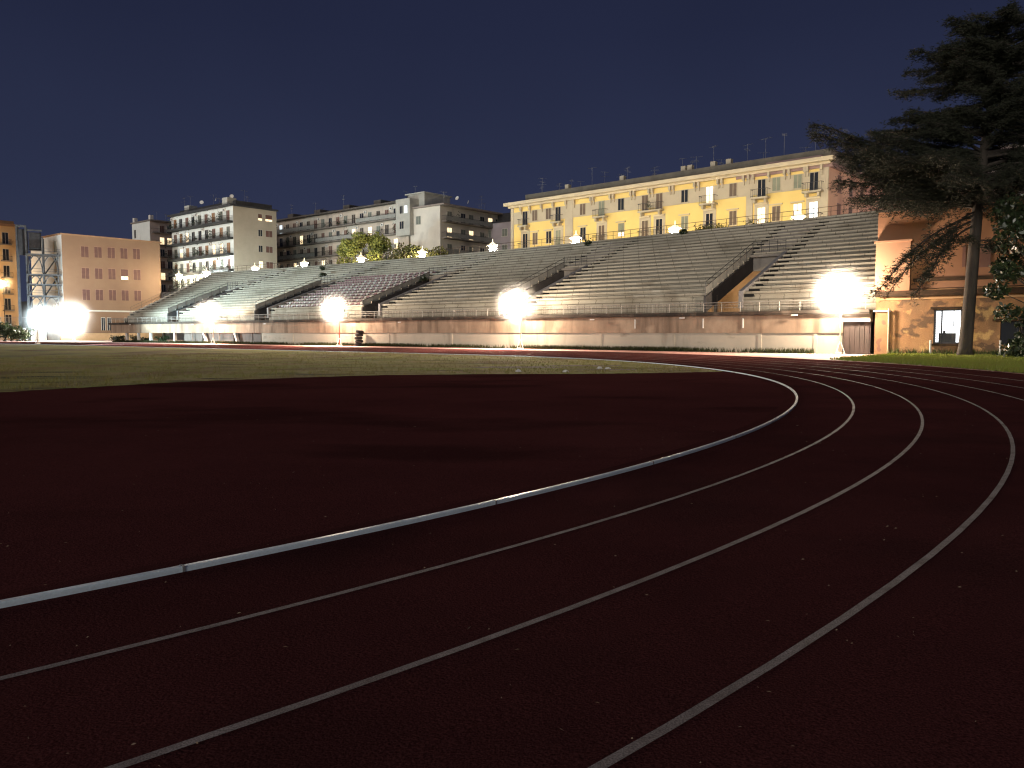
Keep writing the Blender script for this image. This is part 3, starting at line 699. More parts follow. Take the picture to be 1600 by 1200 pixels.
for fl in range(5):
    z = ZT - 3.0 - fl * 3.3
    if z < -1: break
    balcony(B, T, -.05 if fl > 5 else .1, LB, z, 50 + fl, deep=1.3, slabm=mat("dark_balcony_slab", (.06, .065, .065), (.035, .035, .035)), thick=.42)
    cols = [1.9, 4.6, 7.6, 10.5, 13.2, 16.0, 18.6, 21.3, 23.8]
    for j, a in enumerate(cols):
        k = random.Random(fl * 31 + j).choice(['shut', 'shut', 'dark', 'shut'])
        if (fl, j) in ((2, 1), (2, 2), (1, 6), (2, 7)): k = 'lit'
        window(B, T, a, z + .01, 1.15, 2.2, k, shut=[M_SHUT, M_SHUTG, mat("tan_shutter", (.38, .2, .1), (.3, .16, .08))][(fl + j) % 3], sill=False)
        if (j + fl) % 4 == 0: ac_unit(B, T, a + 1.25, z + 2.15)
T = lambda a, d, z: (.03 + d, a, z)
for fl in range(5):
    z = ZT - 2.3 - fl * 3.3
    if z < .2: break
    for a, w in ((6.2, .9), (8.3, 1.6)):
        k = 'half' if fl == 0 else ('lit' if (fl == 3 and w < 1) else ('dark' if (fl, w) in ((1, .9), (2, .9)) else 'shut'))
        window(B, T, a, z, w, 1.3, k, sill=False)
for i in range(8): antenna(B, -LB * (i + .5) / 8 + random.uniform(-1, 1), random.uniform(1, 8), ZT + .4, random.uniform(2.0, 4.2), i)
for i in range(3): dish(B, -2 - i * 6.0, 1.0, ZT + 2.2)

# paler flats behind it ------------------------------------------------------
s0, n0 = 218, 105.9
A = empty("apartment_building", W(s0, n0, 10.5), A0, "small pale pinkish flats with a blank white end wall, behind the orange school block", "apartment building")
ZT = 32.3 - 10.5
body(A, 10.5, 26, 0, ZT, mat("pinkish_plaster", (.66, .56, .50), (.55, .46, .41), scale=.4))
m = MB(); m.box(-10.5, 0, -.04, 0, 0, ZT); m.build("end_wall", M_BW, A)
m = MB(); m.box(-10.9, 1.2, -.4, 26.4, ZT, ZT + .35); m.build("roof", mat("pale_roof_edge", (.3, .27, .25), (.2, .18, .17)), A)
for x, y in ((-10, .6), (-.6, .6)): MB().box(x - .5, x + .5, y - .4, y + .5, ZT + .35, ZT + 1.7).build("chimney", M_WHITE, A)
window(A, lambda a, d, z: (-a, -.04 - d, z), 8.7, ZT - 4, .9, 2.2, 'dark')
T = lambda a, d, z: (d, a, z)
for fl in range(6):
    z = ZT - 3.0 - fl * 3.25
    if z < -2: break
    balcony(A, T, .3, 25, z, 80 + fl, deep=1.2, plants=fl in (1, 2))
    for j, a in enumerate((3.3, 5.4, 10.4, 13.2, 17, 21, 23.4)):
        window(A, T, a, z + .01, 1.2, 2.0, 'lit' if (fl, j) in ((1, 0), (1, 1), (4, 0)) else ('dark' if (j + fl) % 3 else 'shut'), sill=False)
for i in range(3): antenna(A, -2 - 3 * i, 3 + 4 * i, ZT + .3, 2.8, 100 + i)

# long grey-white flats with a taller stair tower ----------------------------
n0 = 114.0; s0 = sx(640, n0)[0]; ZT = 28.6 - 10.5; LC = sx(432, n0)[0] - s0
Cb = empty("apartment_building", W(s0, n0, 10.5), A0, "long greyish flats with rows of balconies and air conditioners, partly hidden by the yellow-green tree", "apartment building")
body(Cb, LC + 6, 12, 0, ZT, mat("grey_beige_plaster", (.58, .50, .42), (.45, .385, .33), scale=.25, stain=[((.22, .18, .16), .5, (1, 1, .3), .55, .72, .6), ((.55, .56, .52), .12, (1, 1, 1), .56, .62, .7)]))
m = MB(); m.box(-LC - 6.2, .3, -1.3, 12.3, ZT, ZT + .3)
for i in range(9): x = -LC * i / 9 - 1.2; m.box(x - 1.3, x + 1.0, 2, 5, ZT + .3, ZT + (1.2 if i % 2 else 1.9))
m.build("roof", mat("dull_roof", (.13, .11, .10), (.07, .065, .06)), Cb)
m = MB(); m.box(-2.2, 2.0, -1.5, 4, ZT - 7, ZT + .45); m.build("glazed_bay", mat("dull_bay_plaster", (.50, .48, .43), (.40, .385, .35)), Cb)
T = lambda a, d, z: (-a, -d, z)
T2 = lambda a, d, z: (-a, -1.5 - d, z)
window(Cb, T2, -.9, ZT - 2.5, .9, 1.5, 'cool', sill=False); window(Cb, T2, .5, ZT - 2.5, .9, 1.5, 'dark', sill=False); window(Cb, T2, .4, ZT - 5.6, 1.2, 1.5, 'dark', sill=False)
for fl in range(5):
    z = ZT - 3.1 - fl * 3.15
    if z < -1: break
    segs = [(2.6, 15.5), (15.8, 30), (30.3, LC + 5)]
    for (a, b) in segs: balcony(Cb, T, a, b, z, 120 + fl * 3 + int(a), deep=1.2, solid=(fl + int(a)) % 2 == 0)
    a = 3.9; j = 0
    while a < LC + 4:
        k = 'shut' if (j * 7 + fl * 3) % 4 else 'dark'
        if (fl, j) in ((1, 3), (1, 5), (0, 15), (1, 12), (2, 1), (2, 2), (3, 9), (3, 13), (2, 0)): k = 'cool' if fl == 0 else 'lit'
        window(Cb, T, a, z + .01, 1.15, 2.15, k, shut=[M_SHUTG, M_SHUT, mat("dark_shutter", (.09, .07, .06), (.06, .05, .045))][(j + fl) % 3], sill=False)
        if (j + fl * 2) % 3 == 0: ac_unit(Cb, T, a + 1.3, z + 2.0)
        a += 2.75; j += 1
for i in range(9): antenna(Cb, -LC * (i + .3) / 9, random.uniform(1, 9), ZT + .3, random.uniform(2, 4), 140 + i)

s0 = sx(689, 113.6)[0]; n0 = 113.6; ZT = 26.9 - 10.5; WC = sx(643, 113.6)[0] - s0
C2 = empty("apartment_building", W(s0, n0, 10.5), A0, "white flats with a blank left wall and railed balconies, left of the yellow building", "apartment building")
body(C2, WC, 19, 0, ZT, mat("dull_white_plaster", (.70, .64, .56), (.58, .53, .47), scale=.3, stain=[((.34, .30, .26), .3, (1, 1, .6), .55, .7, .6)]))
m = MB(); m.box(-WC - .2, 1.5, -.5, 19.4, ZT, ZT + .28); m.build("roof", mat("pale_roof_edge2", (.36, .30, .26), (.25, .21, .19)), C2)
m = MB(); m.box(-WC - 2.2, -WC + 2.6, 1.5, 9, ZT + .28, ZT + 3.3); m.box(-WC - 2.9, -WC + 2.9, 1.2, 9.4, ZT + 3.3, ZT + 3.55); m.build("stair_tower", mat("dull_bay_plaster", (1, 1, 1)), C2)
window(C2, lambda a, d, z: (-a, -d, z), WC - 2.4, ZT - 3.2, 1.3, 1.6, 'shut', shut=M_SHUTG)
T = lambda a, d, z: (d, a, z)
for fl in range(4):
    z = ZT - 3.0 - fl * 3.25
    balcony(C2, T, .4, 18.6, z, 160 + fl, deep=1.3, solid=True, plants=fl < 2)
    for j, a in enumerate((2.6, 6.6, 9.0, 12.4, 15.0, 17.4)):
        window(C2, T, a, z + .01, 1.3, 2.05, 'lit' if (fl, j) in ((0, 4), (1, 0), (1, 2)) else ('dark' if (j + fl) % 2 else 'shut'), sill=False, shut=M_SHUTG)
for i in range(7): antenna(C2, -random.uniform(1, WC - 1), random.uniform(1, 17), ZT + .3, random.uniform(1.8, 3.8), 170 + i)
for i in range(2): dish(C2, -1 - 1.5 * i, 6 + 5 * i, ZT + 2.2)

# dim grey house between ------------------------------------------------------
s0 = sx(806, 128)[0]
D = empty("apartment_building", W(s0, 128, 10.5), A0, "dim grey house with a flat roof just left of the yellow building", "house")
ZT = zz(346, 165) - 10.5; body(D, 16, 14, 0, ZT, mat("grey_mauve_plaster", (.36, .31, .33), (.28, .25, .26), scale=.3))
m = MB(); m.box(-16.2, .3, -.4, 14.3, ZT, ZT + .3); m.box(-12, -2, 3, 8, ZT + .3, ZT + 2.4); m.build("roof", M_METAL, D)
for a in (3.0, 7.5): 
    for fl in range(2): window(D, lambda a, d, z: (-a, -d, z), a, ZT - 2.9 - fl * 3.3, 1.4, 1.5, 'shut', shut=M_SHUTG)

# orange school block at the far end -----------------------------------------
s0, n0 = 171.3, 65.3
O = empty("school_building", W(s0, n0, ZG), A0, "flat-roofed orange-brown block with three rows of five brown shuttered windows, left of the stand", "school building")
ZT = zz(368.2, 160) - ZG; WO = 20.0
M_OR = mat("orange_brown_plaster", (.215, .13, .08), (.19, .112, .07), scale=.25, fine=.04)
b = MB(); b.box(-16, 0, 0, WO, 0, ZT); b.build("wall", M_OR, O)
m = MB(); m.box(-16, -.02, -.04, -.001, 0, ZT - .02); m.build("end_wall", mat("pale_side_plaster", (.58, .58, .56), (.48, .48, .47), scale=.4), O)
m = MB(); m.box(-16.3, .25, -.3, WO + .3, ZT, ZT + .28); m.build("roof", mat("brown_coping", (.30, .17, .10), (.24, .14, .08)), O)
m = MB(); m.box(0, .12, 0, WO, 5.85, 6.15); m.build("string_course", M_FRAME, O)
T = lambda a, d, z: (d, a, z)
t0 = 160
for fl, py in enumerate((403, 435.5, 468)):
    for j, px in enumerate((138, 158.5, 179, 198.5, 218)):
        xr = (px - 800) / F_PX; t = s0 / (US.x * xr + US.y); a = t * (UN.x * xr + UN.y) - n0
        yc = (385 + fl * 33.1) + j * .25 * (3 - fl) ; z = zz(yc + 18.0, t) - ZG
        window(O, T, a, z, 1.45, 2.15, 'half' if (fl, j) == (1, 3) else 'shut', frame=mat("thin_brown_frame", (.3, .17, .12)), sill=False, shut=mat("dusky_brown_shutter", (.13, .065, .05), (.10, .05, .04)))
for a in (7.5, 8.7, 12.2): window(O, T, a, 2.0, .7, 2.6, 'dark', sill=False)
m = MB(); m.box(.3, .6, -1, WO, 0, 1.4); m.build("forecourt_wall", mat("orange_low_wall", (.55, .36, .2), (.45, .28, .15)), O)
for fl in range(4): window(O, lambda a, d, z: (-a, -.04 - d, z), 3.0, ZT - 3.3 - fl * 4.1, 1.5, 2.2, 'dark' if fl % 2 else 'shut', shut=M_SHUTG)

# orange-lit flats on the far left ---------------------------------------------
pA = px_t(36, 186); s0, n0 = sn(pA)
Y2 = empty("apartment_building", W(s0, n0, ZG), A0, "orange-lit old flats with small iron balconies at the far left edge", "apartment building")
ZT = zz(357, 186) - ZG; T = lambda a, d, z: (d, -a, z)
b = MB(); b.box(-14, 0, -34, 0, 0, ZT); b.build("wall", mat("amber_plaster", (.62, .44, .25), (.55, .38, .21), scale=.3), Y2)
m = MB(); m.box(-14.3, .6, -34.3, .4, ZT, ZT + .5); m.box(-13, -.6, -33, -.6, ZT + .5, ZT + 1.3); m.build("cornice", mat("brown_cornice", (.34, .2, .12), (.26, .15, .09)), Y2)
for fl in range(6):
    z = ZT - 4.1 - fl * 3.75
    if z < .5: break
    for j in range(8):
        a = 2.7 + j * 3.8
        window(Y2, T, a, z, 1.2, 2.6, 'dark', shut=M_SHUT, sill=False)
        balcony(Y2, T, a - 1.1, a + 1.1, z, 200, deep=.8, plants=False)
pl = px_t(10, 172)
r = empty("wall_lamp", (pl.x, pl.y, ZG), 0, "amber glowing street lamp in front of the orange-lit flats at the left edge", "street lamp")
m = MB(); m.tube((0, 0, 0), (0, 0, 12.3), .09, .06, k=8); m.tube((0, 0, 12.2), (0, .9, 12.5), .04, k=6); m.build("post", M_METAL, r)
m = MB(); m.box(-.25, .25, -.5, .3, 12.5, 12.75); m.build("lamp_head", M_METAL, r)
m = MB(); m.box(-.2, .2, -.45, .25, 12.42, 12.499); m.build("lens", mat("sodium_lens", (1, .8, .5), emis=(1, .62, .22), estr=60), r)
sphere_mb(3.4, k=20, q=10).build("bloom_ball", bloom_mat("bloom_round_street_lamp", .06, (0, 0, 0), 3.4), r, loc=(0, 0, 12.2))  # added scatter volume in place of this lamp's lens bloom
point("light", r, 12.2, 9000, (1, .64, .30), .3, loc=(0, -.4, 12.1))

# steel escape tower with arched landings --------------------------------------
pT = px_t(66, 158); TW = empty("escape_tower", (pT.x, pT.y, ZG), math.atan2(-pT.x, pT.y) * .9, "tall grey steel stair tower with open landings left of the orange school block", "stair tower")
K = 158 / F_PX
def X(px): return (px - 66) * K
for px, top in ((38, 355), (50, 356), (72, 372), (92, 396)):
    for y in (0, 3.2):
        m = MB(); m.box(X(px) - .14, X(px) + .14, y - .14, y + .14, 0, zz(top, 158) - ZG); m.build("post", M_STEEL, TW)
for py in (398, 429, 444, 462, 482):
    z = zz(py, 158) - ZG; m = MB(); m.box(X(50), X(96), -.6, 3.6, z - .25, z); m.build("landing", M_STEEL, TW)
m = MB(); m.box(X(37), X(51), -.1, .1, zz(356, 158) - ZG - .3, zz(355, 158) - ZG); m.box(X(50), X(72), -.1, .1, zz(361, 158) - ZG - .3, zz(361, 158) - ZG); m.build("top_beam", M_STEEL, TW)
m = MB(); m.box(X(38) + .15, X(50) - .15, 1.4, 1.6, zz(400, 158) - ZG, zz(360, 158) - ZG); m.box(X(53), X(70), 1.5, 1.6, zz(392, 158) - ZG, zz(364, 158) - ZG); m.build("dark_panel", M_METAL, TW)
zs = [zz(y, 158) - ZG for y in (398, 429, 462, 496)]
for i in range(3):
    MB().tube((X(52), -.3, zs[i + 1]), (X(72), -.3, zs[i]), .14, k=6).build("stair_flight", M_STEEL, TW); MB().tube((X(72), 2.8, zs[i + 1]), (X(92), 2.8, zs[i]), .14, k=6).build("stair_flight", M_STEEL, TW)
    for (a, b) in ((52, 71), (72, 92)):
        m = MB(); c = (X(a) + X(b)) / 2; w = (X(b) - X(a)) / 2; pts = [(c + w * math.cos(q), -.5, zs[i + 1] + .2 + (zs[i] - zs[i + 1] - .6) * math.sin(q)) for q in np.linspace(0, math.pi, 13)]
        m.path(pts, [.10] * 13, k=6); m.build("arch", M_STEEL, TW)
    m = MB()
    for h in (.5, 1.0): m.tube((X(50), -.6, zs[i] + h), (X(96), -.6, zs[i] + h), .035, k=5)
    m.build("guard_rail", M_STEEL, TW)

# left corner: hut, fence, bush
pH = px_t(62, 150)
Hh = empty("site_hut", (pH.x, pH.y, ZG), .3, "pale blue-white box hut beside the track at the far left", "hut")
m = MB(); m.box(-1.1, 1.1, -.8, .8, .1, 1.9); m.build("wall", mat("pale_blue_metal", (.55, .63, .68), (.45, .53, .58)), Hh)
m = MB(); m.box(-1.2, 1.2, -.9, .9, 1.9, 2.0); m.build("roof", M_STEEL, Hh); m = MB(); m.box(-.4, .3, -.83, -.8, .15, 1.75); m.build("door", M_PANEL, Hh)
pF = px_t(-40, 165)
Fn = empty("wire_fence", (pF.x, pF.y, ZG), 0, "pale wire fence on thin posts behind the bush at the far left", "fence")
m = MB(); 
for i in range(9): m.tube((i * 1.9, 0, 0), (i * 1.9, 0, 4.8), .05, k=6)
for z in (.3, 2.5, 4.7): m.tube((0, 0, z), (15.2, 0, z), .03, k=5)
m.build("post", M_RAIL, Fn)
m = MB(); q = 0
while q < 15.2: m.box(q - .008, q + .008, -.01, .01, .2, 4.75); q += .22
m.build("wire_mesh", M_RAIL, Fn)
def shrub(loc, rx, ry, h, n, label, size=.14, m_=M_LEAF, group=None, name="shrub", cat="shrub"):
    r = empty(name, loc, 0, label, cat, group)
    c = []
    cl = [(random.uniform(-rx, rx) * .7, random.uniform(-ry, ry) * .7, h * random.uniform(.3, .75), random.uniform(.35, .6)) for _ in range(9)]
    for i in range(n):
        x, y, z, q = random.choice(cl); v = RNG.normal(size=3) * q * .55
        c.append((x + v[0] * rx * .9, y + v[1] * ry * .9, max(.03, z + v[2] * h * .55)))
    soup("leaves", leaf_soup(np.array(c), size), 4, m_, r)
    m = MB()
    for i in range(5): m.tube((0, 0, 0), (random.uniform(-rx, rx) * .5, random.uniform(-ry, ry) * .5, h * .6), .04, .015, k=5)
    m.build("stems", M_BARK, r); return r
p = px_t(8, 140); shrub((p.x, p.y, ZG), 3.6, 2.0, 3.4, 1500, "large dark green bush at the far left edge of the track", .25)
p = px_t(36, 142); shrub((p.x, p.y, ZG), 1.6, 1.0, 1.9, 500, "smaller blackish bush right of the large bush at the left edge", .2)
lbl = ["low dark shrub under the left tip of the stand, farthest left", "dark shrub with a round top just inside the left bay of the stand", "dark shrub between the first two white columns under the stand", "low dark shrub right of the second white column under the stand", "dark shrub before the third white column under the stand"]
for i, (px, h) in enumerate(((180, 1.0), (192, 1.3), (212, 1.2), (226, .9), (254, 1.1))):
    s, t = sx(px, NW + 1.6); v = W(s, NW + 1.6, ZG); shrub(v, 1.0, .6, h, 260, lbl[i], .13, group="dark shrubs under the open bays of the stand")

# yellow building ---------------------------------------------------------------
A1 = math.atan2(-.6704, .742); U1 = Vector((-.742, .6704)); N1 = Vector((.6704, .742)); D1 = 98.0
def s1(px):
    xr = (px - 800) / F_PX; t = D1 / (N1.x * xr + N1.y); return t * (U1.x * xr + U1.y)
SE = s1(1288)
base = U1 * SE + N1 * D1
YB = empty("yellow_building", (base.x, base.y, 10.5), A1, "long yellow building with grey-beige pilasters, pale cornice and small iron balconies above the stand", "apartment building")
LY = s1(799) - SE; BREAK = s1(893) - SE
ax = lambda px: s1(px) - SE
T = lambda a, d, z: (-a, -d, z - 10.5)
M_YEL = mat("yellow_plaster", (.80, .60, .22), (.74, .54, .19), scale=.3, fine=.03)
M_GB = mat("grey_beige_trim", (.50, .43, .32), (.44, .37, .28), scale=.5)
M_CREAM = mat("cream_cornice", (.66, .55, .38), (.56, .46, .32), scale=.6)
m = MB(T); m.box(0, LY, -14, 0, 10.5, 22.0); m.build("wall", M_YEL, YB)
m = MB(T); zb = 19.3
m.box(0, LY, 0, .10, zb, 21.2)                                       # attic band
for a0, a1 in ((0, 1.1), (ax(1172), ax(1162)), (BREAK - .2, BREAK + 1.3), (LY - .6, LY)): m.box(a0, a1, .0, .14, 10.5, 22.0)
wins = [821, 836, 857, 872, 910, 939, 969, 1006, 1028, 1067, 1105.5, 1141.5, 1185.5, 1208, 1241, 1266]
balc = {821: 1.3, 872: 1.3, 939: 1.7, 1105.5: 1.7, 1185.5: 1.7, 1266: 1.8}
for px in wins:
    a = ax(px)
    if px in balc or px in (1006, 1028): m.box(a - .95, a + .95, .0, .06, 10.5, 18.3)
m.build("trim", M_GB, YB)
m = MB(T); m.box(-.3, LY + .3, 0, .5, 21.95, 22.25); m.box(-.8, LY + .8, 0, 1.1, 22.25, 22.75); m.build("cornice", M_CREAM, YB)
brk = []
for px in (815, 829, 847, 865, 885, 897, 923, 927, 953, 958, 985, 990, 1013, 1018, 1045, 1050, 1083, 1089, 1119, 1125, 1158, 1166, 1173, 1197, 1221, 1228, 1252, 1256, 1278):
    a = ax(px); m = MB(T); m.box(a - .15, a + .15, .10, .50, 21.35, 21.94); m.box(a - .11, a + .11, .10, .28, 20.75, 21.35); m.build("bracket", M_GB, YB)
m = MB(T); m.box(.3, LY - 2, -10, -1.2, 22.0, 24.1); m.build("attic", mat("dark_attic", (.20, .17, .13), (.12, .105, .085), scale=.6), YB)
M_GS2 = mat("faded_green_shutter", (.26, .27, .20), (.18, .19, .15))
for j, px in enumerate(wins):
    a = ax(px); door = px in balc or px in (1006, 1028)
    k = 'lit' if px == 1105.5 else ('shut' if j % 3 else 'dark')
    TT = lambda a, d, z: (-a, -d - .105, z - 10.5)
    window(YB, TT, a, 18.95 if door else 19.5, 1.0, 2.2 if door else 1.65, k, shut=M_GS2 if j in (5, 13, 14) else mat("brown_grey_shutter", (.17, .12, .09), (.12, .09, .07)), frame=M_GB, sill=not door)
    k = 'lit' if px in (1185.5, 1241) else ('half' if j in (6,) else ('cool' if px == 1266 else ('shut' if j % 2 else 'dark')))
    z = 15.2 if door else 15.75
    window(YB, (lambda a, d, z: (-a, -d - .062, z - 10.5)) if door else T, a, z, 1.0, 2.4 if door else 1.85, k, shut=M_GS2 if j % 3 == 0 else mat("brown_grey_shutter", (1, 1, 1)), frame=M_CREAM, sill=not door)
    window(YB, T, a, 12.0, 1.0, 2.0, 'dark', frame=M_CREAM)
    m = MB(T); m.box(a - .85, a + .85, .06, .3, 18.0 if door else 17.75, 18.2 if door else 17.9); m.build("hood", M_CREAM, YB)
for px, w in list(balc.items()) + [(1017, 3.2)]:
    a = ax(px); o = balcony(YB, lambda a, d, z: (-a, -d, z - 10.5), a - w / 2 - .3, a + w / 2 + .3, 18.9, 300, deep=.95, slabm=M_GB, plants=px == 1017)
    m = MB(T); m.box(a - w / 2, a - w / 2 + .25, 0, .8, 18.2, 18.67); m.box(a + w / 2 - .25, a + w / 2, 0, .8, 18.2, 18.67); m.build("console", M_GB, o)
    balcony(YB, lambda a, d, z: (-a, -d, z - 10.5), a - w / 2 - .3, a + w / 2 + .3, 15.1, 301, deep=.95, slabm=M_GB, plants=False)
for i in range(24):
    a = LY * (i + random.random()) / 24; antenna(YB, -a, random.uniform(2, 9), 24.1 - 10.5, random.uniform(1.2, 3.6), 400 + i)
for px in (870, 955, 1050, 1060, 1096, 1120): a = ax(px); MB(T).box(a - .35, a + .35, -3, -2.3, 24.1, 25.0).build("chimney", M_GB, YB)
# salmon side wing running back
T = lambda a, d, z: (d, a, z - 10.5)
m = MB(T); m.box(0.02, 52, -12, 0.02, 10.5, 21.6); m.build("side_wing", mat("salmon_plaster", (.74, .46, .33), (.64, .38, .27), scale=.3, stain=[((.35, .18, .15), .15, (1, 1, 1), .5, .62, .6)]), YB)
m = MB(T); m.box(-.2, 52, -12, .5, 21.6, 22.1); m.box(0, 52, -8, -1, 22.1, 23.2); m.build("side_cornice", mat("dark_salmon_trim", (.33, .22, .20), (.26, .17, .16)), YB)
for j in range(12):
    for z in (19.0, 15.6, 12.2): window(YB, T, 3.4 + j * 4.0, z, 1.1, 2.0, 'lit' if (j, z) in ((5, 15.6), (1, 12.2)) else ('dark' if j % 2 else 'shut'), frame=mat("dark_salmon_trim", (1, 1, 1)), shut=M_SHUT)

# pinkish block on the right behind the trees
p = px_t(1552, 122); s_, n_ = sn(p)
PB = empty("apartment_building", (p.x, p.y, 10.5), R(-12), "pinkish grey block seen behind the trees at the right edge", "apartment building")
ZT = zz(236, 122) - 10.5; m = MB(); m.box(0, 30, 0, 14, 0, ZT); m.build("wall", mat("pinkish_grey_plaster", (.52, .42, .42), (.38, .31, .31), scale=.6, stain=[((.2, .16, .16), .8, (1, 1, .3), .55, .7, .7)]), PB)
m = MB(); m.box(-.3, 30.3, -.3, 14.3, ZT, ZT + .4); m.build("roof", M_CONC2, PB)
for i in range(7):
    for fl in range(6): window(PB, lambda a, d, z: (a, -d, z), 4.3 + i * 4, ZT - 4.6 - fl * 3.2, 1.2, 1.4, 'dark' if (i + fl) % 2 else 'shut', shut=M_METAL)
lp = px_t(1575, 100); r = empty("street_lamp", (lp.x, lp.y, 10.5), 0, "street lamp post in front of the pinkish block, behind the trees", "street lamp")
m = MB(); m.tube((0, 0, 0), (0, 0, 4.6), .07, k=8); m.build("post", M_METAL, r); m = MB(); m.box(-.3, .3, -.2, .2, 4.6, 4.8); m.build("lamp_head", M_LENS, r)
point("light", r, 4.3, 7000, (1, .78, .72), .3)

# ------------------------------------------------------------------ orange service building at the right
g1 = (15.9, NW, ZG); OB = empty("service_building", W(*g1), A0, "peeling orange building with stained ledges next to the right end of the stand", "building")
T1 = lambda s, n, z: (-(s - g1[0]), n - g1[1], z - g1[2])
ZO = 9.72; SRR = -32
m = MB(T1); m.box(SRR, 15.9, NW + .0, NW + 14, 4.55, ZO); m.build("upper_wall", M_ORANGE, OB)
# lower wall with real openings
def opening_wall(a0, a1, z0, z1, holes, T, n0, n1):
    xs = sorted({a0, a1, *[h[0] for h in holes], *[h[1] for h in holes]}); zs_ = sorted({z0, z1, *[h[2] for h in holes], *[h[3] for h in holes]})
    m = MB(T)
    for x0, x1 in zip(xs[:-1], xs[1:]):
        for y0, y1 in zip(zs_[:-1], zs_[1:]):
            cx, cy = (x0 + x1) / 2, (y0 + y1) / 2
            if any(h[0] < cx < h[1] and h[2] < cy < h[3] for h in holes): continue
            m.box(x0, x1, n0, n1, y0, y1)
    return m
def sz(px, py): s, t = sx(px, NW); return s, zz(py, t)
wa, z1_ = sz(1457, 484); wb, z0_ = sz(1501, 537)
da, z3 = sz(1561, 502); db, z2 = sz(1612, 539)
holes = [(wb, wa, z0_, z1_), (db, da, z2, z3)]
opening_wall(SRR, 15.9, ZG - .1, 4.5, holes, T1, NW, NW + .35).build("lower_wall", M_PEEL, OB)
m = MB(T1); m.box(SRR, 15.7, NW + .35, NW + 5, ZG - .1, ZG + .05); m.box(SRR, 15.7, NW + 5, NW + 5.1, ZG, 4.5); m.build("inside_room", mat("white_room_paint", (.75, .77, .78), (.7, .72, .73)), OB)
m = MB(T1); m.box(wb - 1.2, wb - 1.1, NW + .4, NW + 5, ZG, 4.5); m.box(wa + 1.1, wa + 1.2, NW + .4, NW + 5, ZG, 4.5); m.build("partition", mat("white_room_paint", (.75, .77, .78)), OB)
# bright room behind the window
w = empty("window", (0, 0, 0)); w.parent = OB
m = MB(T1); f = .09
m.box(wb, wb + f, NW + .05, NW + .15, z0_, z1_); m.box(wa - f, wa, NW + .05, NW + .15, z0_, z1_); m.box(wb, wa, NW + .05, NW + .15, z1_ - f, z1_); m.box(wb, wa, NW + .05, NW + .15, z0_, z0_ + f)
c = wb + (wa - wb) * .72; m.box(c - .04, c + .04, NW + .05, NW + .15, z0_, z1_); c2 = wb + (wa - wb) * .30; m.box(c2 - .02, c2 + .02, NW + .08, NW + .12, z0_ + 1.1, z1_); m.build("frame", M_METAL, w)
m = MB(T1); m.box(wb + f, wa - f, NW + .22, NW + .25, z0_ + f, z1_ - f); m.build("pane", mat("bright_white_pane", (.9, .9, .9), emis=(.92, .97, 1), estr=2.6), w)
m = MB(T1); q = c
while q < wa - .05: m.box(q - .012, q + .012, NW + .0, NW + .03, z0_, z1_); q += .11
q = z0_
while q < z1_: m.box(c, wa, NW + .0, NW + .03, q - .012, q + .012); q += .16
m.build("grille", M_METAL, w)
m = MB(T1); m.box(wb + .35, wb + 1.35, NW + .13, NW + .2, z0_ + .05, z0_ + .68); m.box(wb + .95, wb + 1.1, NW + .13, NW + .2, z0_ + .68, z0_ + .85); m.build("box_on_sill", M_METAL, w)
m = MB(T1); m.box(wb - .2, wa + .2, NW - .1, NW, z1_ + .02, z1_ + .17); m.build("lintel", M_BAND, w); MB(T1).box(wb - .15, wa + .15, NW - .12, NW, z0_ - .14, z0_).build("sill", M_BAND, w)
m = MB(T1); m.box(db - .3, da + .4, NW - .25, NW, z3, z3 + .16); m.build("canopy", M_BAND, OB)
m = MB(T1); m.box(db, da, NW + .25, NW + .3, z2, z3); m.box((da + db) / 2 - .04, (da + db) / 2 + .04, NW + .2, NW + .25, z2, z3); m.build("dark_window", M_GLASS, OB)
for pa, pb in ((1498, 1503.5), (1524, 1542)):
    a, zt_ = sz(pa, 385); b, zb_ = sz(pb, 418); m = MB(T1); m.box(b, a, NW - .03, NW, zb_, zt_); m.build("shutter", M_SHUT, OB)
def band(px0, py0, h, d, name="ledge", s_end=SRR, s_start=15.9):
    s, t = sx(px0, NW); z = zz(py0, t); m = MB(T1)
    N = 60
    m.box(s_end, s_start, NW - d, NW - .001, z - h, z); m.build(name, M_BAND, OB)
band(1400, 437, .22, .12, s_start=13.6)
m = MB(T1); m.box(SRR, 15.9, NW - .28, NW, 4.05, 4.42); m.build("ledge", M_BAND, OB)
m = MB(T1); m.box(SRR, 15.9, NW - .08, NW + .0, 3.84, 3.94); m.build("ledge", mat("pale_orange_moulding", (.62, .38, .2), (.5, .3, .15)), OB)
m = MB(T1); m.box(13.75, 15.9, NW - .35, NW - .001, 4.43, zz(380, 53.5)); m.box(13.65, 16.0, NW - .42, NW - .001, zz(380, 53.5), zz(380, 53.5) + .12); m.build("pilaster", mat("pale_orange_plaster", (.44, .24, .14), (.38, .20, .12), scale=.5), OB)
sp_, zt_ = sz(1388, 485)
m = MB(T1); m.box(sp_, 15.9, NW - .12, NW - .001, ZG, zt_); m.build("jamb_panel", mat("yellowish_peeling_paint", (.33, .20, .10), (.25, .13, .065), scale=1.2, stain=[((.20, .10, .07), 1.6, (1, 1, 1), .58, .62, .9)]), OB)
m = MB(T1); m.box(sp_ - .1, 16.0, NW - .2, NW - .12, zt_ - .1, zt_); m.build("jamb_cap", M_WHITE, OB)
for px, h in ((1387, 3.1), (1453, 1.0), (1562, 1.0)):
    s, t = sx(px, NW - .2); m = MB(T1); m.tube((s, NW - .2, ZG), (s, NW - .2, ZG + h), .06, k=8); m.tube((s, NW - .2, ZG), (s, NW - .2, ZG + .35), .09, .07, k=8); m.build("drain_pipe", M_WHITE if h < 2 else mat("cream_pipe", (.6, .45, .3)), OB)
